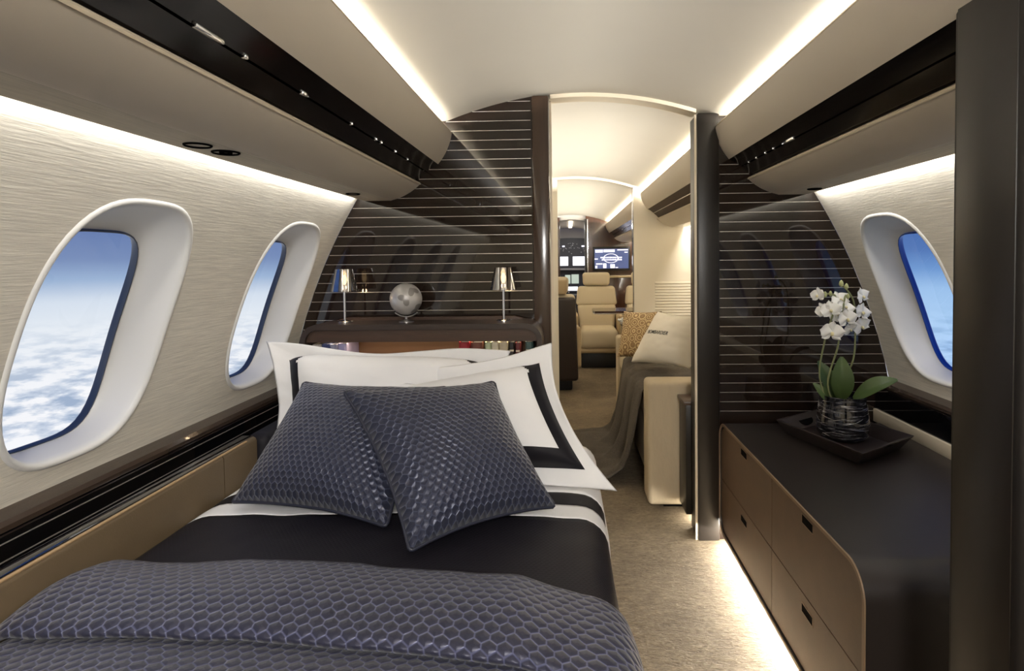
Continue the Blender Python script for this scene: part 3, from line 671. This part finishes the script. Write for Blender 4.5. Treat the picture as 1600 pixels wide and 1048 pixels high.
g = thing('desk_globe', (-.643, 2.28, SZ1), 'small silver desk globe between the two lamps', 'globe')
R_ = .0635; zc = .092
MB().lathe((0, 0, 0), [(.030, 0), (.030, .003), (.012, .008), (.005, .012), (.005, .024)], 24).obj('base', M['silver'], g)
MB().tube([((R_ + .007) * sin(a), 0, zc - (R_ + .007) * cos(a)) for a in [radians(-40 + 80 * i / 16) for i in range(17)]], .003, 8).obj('meridian_arm', M['silver'], g, 60)
sph = MB().lathe((0, 0, 0), [(max(.0005, R_ * sin(pi * i / 24)), -R_ * cos(pi * i / 24)) for i in range(25)], 40)
ball = sph.obj('ball', M['globe'], g, 180); ball.location = (0, 0, zc); ball.rotation_euler = (.35, .2, .5)
def cap(lon, lat, pts):
    v = [Vector((0, 0, 0))]; c = Vector((cos(lat) * cos(lon), cos(lat) * sin(lon), sin(lat))); e1 = c.cross(Vector((0, 0, 1))).normalized(); e2 = e1.cross(c)
    v[0] = c * (R_ + .0011)
    for k in range(pts): a = 2 * pi * k / pts; r = .42 + .16 * sin(2 * a + lon * 3) + .12 * sin(3 * a + lat * 5); v.append((c + (e1 * cos(a) + e2 * sin(a)) * r * .75).normalized() * (R_ + .0011))
    for k in range(pts): a = 2 * pi * k / pts; r = .42 + .16 * sin(2 * a + lon * 3) + .12 * sin(3 * a + lat * 5); v.append((c + (e1 * cos(a) + e2 * sin(a)) * r * .38).normalized() * (R_ + .0012))
    f = [(0, pts + 1 + k, pts + 1 + (k + 1) % pts) for k in range(pts)] + [(pts + 1 + k, 1 + k, 1 + (k + 1) % pts, pts + 1 + (k + 1) % pts) for k in range(pts)]
    return v, f
for lon, lat in ((-1.9, .3), (-.9, -.2), (-1.3, .95), (.6, .4), (2.2, 0)):
    mesh_obj('continent', *cap(lon, lat, 20), M['land'], ball, 180)

# ================================================================== DRESSER
DX0, DX1, DYa, DYb, DZa, DZb = .622, 1.245, 1.215, 2.385, .048, .512
dr = thing('dresser', (.93, 1.8, 0), 'long low dark leather dresser with four brown drawers', 'dresser')
out = rounded_rect(DYa, DYb, DZa, DZb, .075, 8); inn = rounded_rect(DYa + .014, DYb - .014, DZa + .014, DZb - .014, .061, 8)
mb = MB(); mb.loft([[(DX0 + .02, y, z) for y, z in inn], [(DX0 + .003, y, z) for y, z in inn], [(DX0 + .003, y, z) for y, z in out], [(DX1, y, z) for y, z in out]], True, False)
local(mb.obj('case', M['dresser_case'], dr, 35))
local(MB().prism(inn, 'x', DX0 + .018, DX0 + .03).obj('carcass_face', M['dark_void'], dr))
rim = MB().loft([[(x, y, z) for y, z in r] for x, r in ((DX0 + .004, out), (DX0, rounded_rect(DYa + .002, DYb - .002, DZa + .002, DZb - .002, .073, 8)), (DX0, rounded_rect(DYa + .011, DYb - .011, DZa + .011, DZb - .011, .064, 8)), (DX0 + .018, inn))], True, False)
local(rim.obj('front_rim', M['dresser_rim'], dr, 35))
YS, ZS = 1.785, .272
def clip_poly(y0, y1, z0, z1):
    P = [(y, z) for y, z in rounded_rect(DYa + .018, DYb - .018, DZa + .018, DZb - .018, .057, 8)]
    for ax, val, keep in ((0, y0, 1), (0, y1, -1), (1, z0, 1), (1, z1, -1)):
        out_ = []
        for i in range(len(P)):
            p, q = P[i], P[(i + 1) % len(P)]; a, b = (p[ax] - val) * keep, (q[ax] - val) * keep
            if a >= 0: out_.append(p)
            if a * b < 0: t = a / (a - b); out_.append((p[0] + (q[0] - p[0]) * t, p[1] + (q[1] - p[1]) * t))
        P = out_
    return P
for (y0, y1) in ((DYa, YS - .0015), (YS + .0015, DYb)):
    for (z0, z1, hz) in ((ZS + .0015, DZb, .475), (DZa, ZS - .0015, .231)):
        d = local(MB().prism(clip_poly(y0, y1, z0, z1), 'x', DX0 + .007, DX0 + .017).obj('drawer', M['dresser_front'], dr, 30))
        hy = 1.52 if y0 < 1.5 else 2.065; hw = .036
        q = lambda x, a, b: [(x, y, z) for y, z in ((hy - a, hz - b), (hy + a, hz - b), (hy + a, hz + b), (hy - a, hz + b))]
        MB().loft([q(DX0 + .0075, hw, .0135), q(DX0 + .0055, hw, .0135), q(DX0 + .0055, hw - .002, .0115), q(DX0 + .0075, hw - .002, .0115)], True, False).obj('handle', M['dresser_rim'], d, 30)
        MB().box(DX0 + .0062, DX0 + .0075, hy - hw + .002, hy + hw - .002, hz - .0115, hz + .0115).obj('finger_slot', M['dark_void'], d, None)  # flat dark plate, its colour standing in for shade inside the slot
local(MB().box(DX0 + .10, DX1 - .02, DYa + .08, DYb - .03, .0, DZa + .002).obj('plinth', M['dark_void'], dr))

# tray: flared rectangular sides, two slots
ang = atan2(.40, -.135)
tr = thing('serving_tray', (.985, 2.075, DZb + .001), 'dark wooden tray with flared sides on the dresser under the orchid', 'tray', rz=0)
c0, c1, c2, c3 = Vector((-.195, .118)), Vector((-.068, -.268)), Vector((.195, -.085)), Vector((.058, .290))
ctr = (c0 + c1 + c2 + c3) / 4
def ringp(k, z): return [Vector((*(ctr + (c - ctr) * k), z)) for c in (c0, c1, c2, c3)]
MB().loft([ringp(.80, .008), ringp(.80, 0), ringp(.82, 0), ringp(1.0, .048), ringp(1.0, .051), ringp(.955, .051), ringp(.79, .0085)], True, True).obj('body', M['tray'], tr, 20)
for a_, b_ in ((c0, c3), (c2, c1)):
    m_ = ctr + ((a_ + b_) / 2 - ctr) * .90; d_ = (b_ - a_).normalized(); n_ = Vector((-d_.y, d_.x))
    if n_.dot(m_ - ctr) < 0: n_ = -n_
    p = [Vector((*(m_ + d_ * (.042 * cos(t)) + n_ * (.0185 * sin(t))), .032 + .013 * sin(t) * 1.25)) for t in [2 * pi * k / 20 for k in range(20)]]
    off = Vector((-n_.x, -n_.y, .8)).normalized() * .003
    MB().loft([[q - off for q in p], [q + off for q in p]]).obj('handle_slot', M['dark_void'], tr, 40)

VX, VY, VZ = .995, 2.105, DZb + .0095
vs_ = thing('glass_vase', (VX, VY, VZ), 'smoky swirled glass vase standing on the dark tray', 'vase')
MB().lathe((0, 0, 0), [(.060, 0), (.074, .004), (.086, .025), (.088, .06), (.082, .10), (.077, .13), (.076, .158), (.073, .158), (.073, .13), (.078, .10), (.082, .06), (.07, .02), (.02, .012)], 40).obj('body', M['vase'], vs_, 60)
for k in range(60):
    a = random.uniform(0, 2 * pi); z0 = random.uniform(.02, .135); l = random.uniform(.3, .9); sl = random.uniform(-.012, .02)
    rad = lambda z: .0875 - max(0, z - .06) * .125 if z > .03 else .0865
    MB().tube([((rad(z0 + sl * i / 6) + .0002) * cos(a + l * i / 6), (rad(z0 + sl * i / 6) + .0002) * sin(a + l * i / 6), z0 + sl * i / 6) for i in range(7)], [.0002, .0005, .0007, .0007, .0006, .0005, .0002], 5).obj('glass_thread', M['silver'], vs_, 60)

orc = thing('orchid_plant', (VX, VY, VZ + .02), 'white phalaenopsis orchid with three stems in the smoky vase', 'orchid')
def W_(x, z, y=2.105): k = y / 1.95; return Vector((x * k, y, 1.18 + (z - 1.18) * k))      # scale survey points to their true distance
def opart(mb, name, m, parent=None, sm=180): return local(mb.obj(name, m, parent or orc, sm))
def spline(pts, n=20):
    pts = [Vector(p) for p in pts]; out = []
    for i in range(len(pts) - 1):
        p0, p1, p2, p3 = pts[max(i - 1, 0)], pts[i], pts[i + 1], pts[min(i + 2, len(pts) - 1)]
        for j in range(n):
            t = j / n; out.append(.5 * ((2 * p1) + (p2 - p0) * t + (2 * p0 - 5 * p1 + 4 * p2 - p3) * t * t + (3 * p1 - p0 - 3 * p2 + p3) * t ** 3))
    return out + [pts[-1]]
top_z = VZ + .14
stems = [[(VX - .042, VY - .01, top_z - .05), W_(.845, .775, 2.09), W_(.862, .90, 2.08), W_(.872, .935, 2.07), W_(.90, 1.04, 2.09), W_(.853, 1.055, 2.08)],
         [(VX - .02, VY - .02, top_z - .05), W_(.872, .75, 2.07), W_(.903, .87, 2.05), W_(.915, .95, 2.05), W_(.925, 1.03, 2.06), W_(.93, 1.05, 2.07)],
         [(VX + .03, VY + .01, top_z - .05), W_(.92, .75, 2.10), W_(.955, .83, 2.09), W_(.962, .93, 2.09), W_(.955, 1.03, 2.09), W_(.918, 1.085, 2.10)]]
for st in stems: opart(MB().tube(spline(st, 6), .0032, 7), 'stem', M['stem'])
# leaves
def leaf(base, tip, wdt, bow, nrm):
    base, tip, nrm = Vector(base), Vector(tip), Vector(nrm).normalized(); ax = tip - base; sd = ax.cross(nrm).normalized()
    def P(u, v, o):
        wd = wdt * (sin(pi * min(1, v * .93 + .05)) ** .7) * (1 - .25 * v); q = (u - .5) * 2
        return base + ax * v + sd * wd * q + nrm * (bow * sin(pi * v) + abs(q) * wd * .35 + o)
    mb = MB(); mb.grid(lambda u, v: P(u, v, 0), 8, 16); mb.grid(lambda u, v: P(u, v, -.0022), 8, 16)
    opart(mb, 'leaf', M['leaf'])
leaf((VX - .03, VY + .01, top_z), (VX - .075, VY + .03, top_z + .135), .036, .015, (.2, -1, .1))
leaf((VX - .01, VY - .01, top_z), (VX - .005, VY + .0, top_z + .155), .042, .02, (-.3, -1, .15))
leaf((VX + .03, VY - .02, top_z + .005), (VX + .155, VY - .07, top_z + .085), .034, .02, (-.35, -.6, .8))
leaf((VX - .045, VY - .01, top_z - .01), (VX - .105, VY - .0, top_z + .06), .02, .01, (0, -1, .2))
# flowers
def flower(c, face, size, roll=0):
    c = Vector(c); f = Vector(face).normalized(); up = Vector((0, 0, 1)); e1 = up.cross(f).normalized(); e2 = f.cross(e1)
    R = Matrix((e1, e2, f)).transposed() @ Matrix.Rotation(roll, 3, 'Z')
    mb = MB()
    def petal(ang, ln, wd, cup, back):
        ca, sa = cos(ang), sin(ang)
        def P(u, v, o):
            q = (u - .5) * 2; w = wd * (sin(pi * min(1, v * .86 + .12)) ** .6) * (.55 + .45 * min(1, v * 2)); x = q * w; y = v * ln * (1 - .08 * q * q)
            z = cup * v * v * ln - back - .22 * q * q * w + o + .06 * ln * sin(3 * q + 4 * v + ang)
            return c + R @ Vector((x * ca - y * sa, x * sa + y * ca, z)) 
        mb.grid(lambda u, v: P(u, v, 0), 8, 8); mb.grid(lambda u, v: P(u, v, -.0009), 8, 8)
    s = size
    petal(0, s * .98, s * .36, .12, .003); petal(2.2, s * .92, s * .34, .1, .003); petal(-2.2, s * .92, s * .34, .1, .003)
    petal(1.40, s * 1.0, s * .62, .16, 0); petal(-1.40, s * 1.0, s * .62, .16, 0)
    o = opart(mb, 'flower', M['petal'])
    lp = MB(); lp.lathe((0, 0, 0), [(.001, 0), (s * .14, s * .06), (s * .18, s * .16), (s * .12, s * .28), (.002, s * .34)], 10)
    for p in lp.v: p.y -= .25 * p.z + s * .06; p.x *= .8; p.z *= .9; q = c + R @ p; p.x, p.y, p.z = q
    l_ = lp.obj('lip', M['lip'], o, 60); local(l_)
FL = [((.881, 1.000), .036, (-.35, -1, .15), .2, 2.05), ((.885, .925), .043, (-.1, -1, -.05), -.1, 2.03), ((.935, .970), .038, (.1, -1, .0), .15, 2.03), ((.985, 1.045), .033, (.5, -1, .1), .3, 2.06), ((.985, .992), .036, (.4, -1, .2), -.3, 2.07), ((.982, .945), .038, (.3, -1, -.2), .5, 2.08),
      ((.912, 1.035), .036, (0, -1, .5), .4, 2.08), ((.930, 1.010), .034, (.2, -1, .4), -.4, 2.06), ((.838, 1.050), .030, (-1, -.5, .1), .1, 2.08), ((.855, 1.0), .030, (-.9, -.6, 0), .5, 2.07), ((.90, .985), .03, (-.3, -.8, .3), 1.0, 2.09), ((.945, .935), .028, (.2, -1, -.5), .7, 2.05)]
for (x, z), sz, fc, rl, y in FL: flower(W_(x, z, y), fc, sz, rl)
for x, z, s_ in ((.915, 1.088, .010), (.932, 1.078, .009), (.862, 1.052, .009), (.937, 1.045, .008), (.88, 1.055, .008)):
    b = MB().lathe((0, 0, 0), [(.001, -s_ * 1.2), (s_ * .7, -s_ * .6), (s_ * .8, 0), (s_ * .5, s_ * .9), (.001, s_ * 1.3)], 12); c = W_(x, z, 2.08)
    for p in b.v: p += c
    opart(b, 'bud', M['bud'])

# ================================================================== LOUNGE: sofa, its cushions and throw, side cabinet
sofa = thing('sofa', (.85, 3.55, 0), 'cream fabric sofa along the lounge wall seen through the doorway', 'sofa')
local(MB().box(.405, 1.24, 2.84, 4.28, .05, .36, .02, 3).obj('base', M['sofa'], sofa))
local(MB().box(.385, 1.10, 2.845, 3.56, .362, .50, .04, 4).obj('seat_cushion', M['sofa'], sofa))
local(MB().box(.385, 1.10, 3.565, 4.275, .362, .50, .04, 4).obj('seat_cushion', M['sofa'], sofa))
local(MB().box(1.05, 1.235, 2.845, 4.275, .36, .82, .05, 4).obj('backrest', M['sofa'], sofa))
for ya, yb in ((2.68, 2.84), (4.28, 4.43)):
    local(MB().box(.372, 1.24, ya, yb, .02, .60, .022, 4).obj('armrest', M['sofa'], sofa))
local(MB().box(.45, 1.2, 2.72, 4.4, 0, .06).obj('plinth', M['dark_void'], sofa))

o = pillow('cushion', (.375, 3.80, .835), (.60, 3.66, .845), (.55, 3.52, .56), (.322, 3.70, .548), .11, M['gold'], 0, None, 36, .06, .004, 12)
tag(o, 'gold brocade cushion with ring pattern on the sofa', 'cushion')
o = pillow('cushion', (.545, 3.46, .862), (.735, 3.06, .868), (.640, 3.03, .595), (.378, 3.44, .560), .15, M['cream_pillow'], 0, None, 40, .08, .005, 15)
tag(o, 'plump white cushion printed with a short black word on the sofa', 'cushion')
# printed word, laid on the cushion's face
def word(text, size, frame, m, name, parent, shear=.25, depth=.0004):
    cu = bpy.data.curves.new(name, 'FONT'); cu.body = text; cu.size = size; cu.shear = shear; cu.extrude = depth; cu.align_x = 'CENTER'; cu.align_y = 'CENTER'; cu.offset = size * .006; cu.space_character = 1.06
    o = bpy.data.objects.new(name, cu); COL.objects.link(o); o.matrix_world = frame; bpy.context.view_layer.update()
    me = bpy.data.meshes.new_from_object(o.evaluated_get(bpy.context.evaluated_depsgraph_get())); bpy.data.objects.remove(o)
    me.transform(frame)
    from mathutils.bvhtree import BVHTree
    tree = BVHTree.FromPolygons([v.co.copy() for v in parent.data.vertices], [tuple(p.vertices) for p in parent.data.polygons]); ez_ = frame.to_3x3() @ Vector((0, 0, 1)); fi = frame.inverted()
    for v in me.vertices:
        hgt = (fi @ v.co).z; hit = tree.ray_cast(v.co + ez_ * .08, -ez_)
        if hit[0] is not None: v.co = hit[0] + ez_ * (.0012 + hgt)
    me.materials.clear(); me.materials.append(m)
    r = bpy.data.objects.new(name, me); COL.objects.link(r); r.parent = parent; return r
cu_v = [v.co.copy() for v in o.data.vertices]
tl, trr, brr, bll = Vector((.545, 3.46, .862)), Vector((.735, 3.06, .868)), Vector((.640, 3.03, .595)), Vector((.378, 3.44, .560))
nn = 41; ctr_ = lambda s, t: cu_v[round(t * 40) * nn + round(s * 40)]
pa, pb, pc = ctr_(.28, .40), ctr_(.62, .40), ctr_(.45, .56)
ex = (pb - pa).normalized(); ey = (ctr_(.45, .32) - pc); ey = (ey - ex * ey.dot(ex)).normalized(); ez = ex.cross(ey)
cen = ctr_(.43, .45)
word('BOMBARDIER', .030, Matrix.Translation(cen) @ Matrix((ex, ey, ez)).transposed().to_4x4(), M['ink'], 'printed_word', o)

# wool throw: over the seat, down the front and trailing on the carpet
def throw_pt(u, v):
    """u across the width (0 near the arm), v from the back of the seat to the trailing end"""
    path = [(1.00, .535), (.80, .528), (.55, .528), (.41, .522), (.372, .50), (.352, .42), (.335, .30), (.318, .18), (.295, .09), (.24, .036), (.16, .024), (.08, .018)]
    k = v * (len(path) - 1); i = min(int(k), len(path) - 2); f = k - i
    f2 = f * f * (3 - 2 * f) if 3 <= i <= 8 else f
    x = path[i][0] + (path[i + 1][0] - path[i][0]) * f; z = path[i][1] + (path[i + 1][1] - path[i][1]) * f
    fall = max(0, min(1, (v - .30) / .5)); fold = sin(u * 19 + 1.2 + 3 * v) * .036 * fall + sin(u * 37 + 4) * .014 * fall
    y = 2.90 + u * (.98 - .16 * v) + .10 * v * v + .02 * sin(v * 9)
    x += fold - .20 * fall * fall * max(0, u - .1) ** 1.5 * 0 - (.10 * max(0, v - .8) / .2) * u
    nz = .012 * noise.noise(Vector((x * 9, y * 9, 2))) + .006 * noise.noise(Vector((x * 22, y * 22, 5)))
    z += nz + (.030 * abs(sin(u * 12 + 1)) * max(0, v - .78) / .22) + .010 * (1 - fall) * max(0, sin(u * 14 + v * 8))
    x = min(x, 1.0); z = max(z, .012)
    if v < .3: z = max(z, .512)
    return Vector((x, y, z))
mb = MB(); mb.grid(throw_pt, 70, 90); o = mb.obj('sofa_throw', M['sofa_throw'], None, 180)
mm = o.modifiers.new('thickness', 'SOLIDIFY'); mm.thickness = .007; mm.offset = 0
tag(o, 'grey brown wool throw draped off the sofa onto the carpet', 'throw')
fr = MB()
for k in range(60):
    p = throw_pt(0, .02 + .30 * k / 60); fr.tube([p, p + Vector((0, -.012, -.003)), p + Vector((.002, -.022, -.008))], .0022, 4)
fr.obj('fringe', M['throw_edge'], o, 60)

sc = thing('side_cabinet', (.9, 2.58, 0), 'low dark cabinet end between the doorway post and sofa arm', 'cabinet')
local(MB().box(.515, 1.2, 2.52, 2.665, .05, .535, .004).obj('body', M['post_brown'], sc))
local(MB().box(.507, 1.2, 2.517, 2.668, .535, .55, .003).obj('top', M['walnut'], sc))
local(MB().box(.68, 1.18, 2.53, 2.655, 0, .052).obj('plinth', M['dark_void'], sc))

# ================================================================== CLUB: armchairs, table, television, credenza
def armchair(x, y, rz, label):
    t = thing('armchair', (x, y, 0), label, 'armchair', 'club armchairs', rz)
    MB().box(-.19, .19, -.20, .18, 0, .17, .015).obj('base', M['black'], t)
    MB().box(-.235, .235, -.29, .24, .17, .235, .03, 3).obj('skirt', M['chair_side'], t)
    MB().box(-.205, .205, -.32, .16, .225, .435, .055, 4).obj('seat_cushion', M['chair_leather'], t)
    def slab(z0, z1, w0, w1, y0, y1, th, b):
        bm = bmesh.new(); bmesh.ops.create_cube(bm, size=1)
        for p in bm.verts:
            k = p.co.z + .5; w = w0 + (w1 - w0) * k; p.co = Vector((p.co.x * w, y0 + (y1 - y0) * k + p.co.y * th, z0 + (z1 - z0) * k))
        bmesh.ops.bevel(bm, geom=list(bm.edges), offset=b, segments=4, profile=.5, affect='EDGES')
        m = MB(); bm.verts.index_update(); m.add([p.co.copy() for p in bm.verts], [[p.index for p in f.verts] for f in bm.faces]); bm.free(); return m
    slab(.40, .665, .40, .43, .10, .16, .10, .03).obj('lumbar_cushion', M['chair_leather'], t)
    slab(.655, .870, .47, .42, .16, .21, .10, .035).obj('backrest', M['chair_leather'], t)
    slab(.875, 1.025, .30, .315, .205, .22, .10, .035).obj('headrest', M['chair_leather'], t)
    slab(.09, .845, .48, .42, .20, .275, .07, .03).obj('back_shell', M['chair_shell'], t)
    slab(.87, 1.0, .26, .27, .262, .275, .05, .015).obj('headrest_shell', M['chair_side'], t)
    for s in (-1, 1):
        MB().box(s * .242 - .028, s * .242 + .028, -.26, .20, .20, .575, .026, 4).obj('armrest', M['chair_side'], t)
    return t
armchair(.338, 6.42, 0, 'cream leather armchair in the middle distance facing the bedroom')
armchair(.895, 6.42, 0, 'cream leather armchair partly hidden behind the pale partition edge')
armchair(-.165, 5.32, pi + .12, 'dark backed armchair seen from behind beside the brown door post')
o = pillow('cushion', (.685, 6.13, .70), (.93, 6.13, .70), (.93, 6.07, .45), (.685, 6.07, .45), .09, M['cream_pillow'], 0, None, 20, .06, .004, 21)
tag(o, 'small white cushion on the armchair behind the partition edge', 'cushion')
tb = thing('dining_table', (.75, 5.6, 0), 'thin dark wood table with chrome edge in front of the cream armchair', 'table')
local(MB().prism([(.245, 5.46), (.262, 5.40), (1.28, 5.33), (1.28, 5.86), (.26, 5.74), (.245, 5.68)], 'z', .668, .690).obj('tabletop', M['wood'], tb, None))
local(MB().prism([(.243, 5.457), (.260, 5.397), (1.28, 5.327), (1.28, 5.34), (.265, 5.41), (.25, 5.46)], 'z', .662, .672).obj('edge_strip', M['chrome'], tb, None))
local(MB().box(.545, .60, 5.5, 5.6, .0, .667, .006).obj('pedestal', M['black'], tb))
fw_ = thing('flower_posy', (.508, 5.33, .60), 'tiny white flowers beside the table edge', 'flowers')
for k in range(9):
    a = 2.4 * k; r = .016 * sqrt(k); MB().lathe((r * cos(a), r * sin(a), .012 * (k % 3)), [(.002, -.012), (.013, 0), (.011, .010), (.002, .016)], 8).obj('bloom', M['petal'], fw_, 60)
MB().lathe((0, 0, -.599), [(.03, 0), (.03, .004), (.007, .01), (.007, .56), (.022, .575), (.022, .595)], 14).obj('stand', M['chrome'], fw_)

tv = thing('television', (.697, D3 - .03, 1.182), 'flat television showing a blue and white picture on the wood bulkhead', 'television')
MB().box(-.285, .285, -.03, .0, -.185, .185, .004).obj('body', M['black'], tv)
MB().box(-.262, .262, -.032, -.0295, -.152, .152).obj('screen', M['screen'], tv, None)
def sw(name, x0, x1, z0, z1): MB().box(x0, x1, -.0338, -.0318, z0, z1).obj(name, M['screen_white'], tv, None)
for q in ((-.25, -.13, .095, .140), (-.12, .05, .100, .142), (.09, .255, .125, .142), (.20, .25, .09, .105), (-.262, -.21, -.012, .006), (-.24, -.14, -.09, -.07), (-.13, -.08, -.145, -.072), (-.02, .05, -.145, -.085), (-.25, -.22, -.148, -.105), (.06, .1, -.145, -.13)): sw('picture_patch', *q)
def ell(r, k): return [(-.01 + r * 1.0 * cos(2 * pi * i / k), .006 + r * .62 * sin(2 * pi * i / k)) for i in range(k)]
MB().loft([[(x, -.034, z) for x, z in ell(.118, 36)], [(x, -.0365, z) for x, z in ell(.118, 36)], [(x, -.0365, z) for x, z in ell(.104, 36)], [(x, -.034, z) for x, z in ell(.104, 36)]], True, False).obj('emblem_ring', M['screen_white'], tv, None)
for j, (z, xa, xb) in enumerate(((.018, -.17, .16), (-.016, -.15, .14))):
    x = xa; k = 0
    while x < xb: w = .016 + .006 * ((k * 7 + j) % 3); MB().box(x, x + w, -.0385, -.034, z - .011, z + .011).obj('letter_block', M['screen_white'], tv, None); x += w + .006; k += 1

cz = thing('credenza', (.85, 8.7, 0), 'dark wood credenza with pale top under the television', 'cabinet')
local(MB().box(.43, 1.2, 8.55, 8.97, .0, .90, .004).obj('body', M['wood'], cz)); local(MB().box(.42, 1.2, 8.53, 8.98, .90, .925, .004).obj('top', M['chair_side'], cz))

# ---- cockpit at the end of the aisle
ck = thing('cockpit_panel', (.1, D4, 0), 'dark instrument panel with bright windscreens at the far end of the aisle', 'cockpit')
def ckbox(name, x0, x1, z0, z1, m, y=D4, d=.03, par=ck): return local(MB().box(x0, x1, y - d, y, z0, z1, .004).obj(name, m, par))
local(MB().prism([(-.55, 0), (.65, 0), (.65, 1.50)] + [(.09 + .56 * cos(t), 1.50 + .10 * sin(t)) for t in [pi * k / 16 for k in range(1, 16)]] + [(-.55, 1.50)], 'y', D4 + .0, D4 + .12).obj('bulkhead', M['cockpit'], ck))
local(MB().prism([(-.6, 1.45), (.7, 1.45), (.7, 1.9), (-.6, 1.9)], 'y', D4 + .13, D4 + .2).obj('lining', M['entry_grey'], ck))
w1 = ckbox('windscreen', -.26, .035, 1.052, 1.232, M['windscreen']); w2 = ckbox('windscreen', .125, .40, 1.052, 1.232, M['windscreen'])
ckbox('glareshield', -.30, .42, .965, 1.0, M['cockpit_grey'], D4 - .03, .1)
ckbox('display', -.03, .075, .70, .87, M['display']); ckbox('display', .095, .24, .70, .88, M['display'])
ckbox('pedestal', .0, .28, .0, .50, M['cockpit'], D4 - .05, .5)
ckbox('chart_board', -.04, .22, .56, .64, M['windscreen'], D4 - .04, .02)
for k in range(26):
    x = -.22 + .6 * random.random(); z = 1.28 + .22 * random.random(); ckbox('switch', x, x + .02, z, z + .012, M['knob'], D4 - .0, .02)
for k in range(22):
    x = -.04 + .30 * random.random(); z = .30 + .26 * random.random(); ckbox('lever', x, x + .025, z, z + .02, M['screen_white' if k % 3 == 0 else 'knob'], D4 - .5, .02)
MB_ = ckbox('map_lamp', -.08, -.03, 1.42, 1.45, M['screen_white'], D4 - .01, .02); ckbox('map_lamp', .30, .37, 1.42, 1.45, M['screen_white'], D4 - .01, .02)
struct(MB().box(XC - 1.3, XC + 1.3, D4 + .3, D4 + .36, 0, 2.0).obj('wall_front', M['entry_grey']), 'grey end lining behind the cockpit panel')
# outer hull over everything, so no daylight leaks in between linings
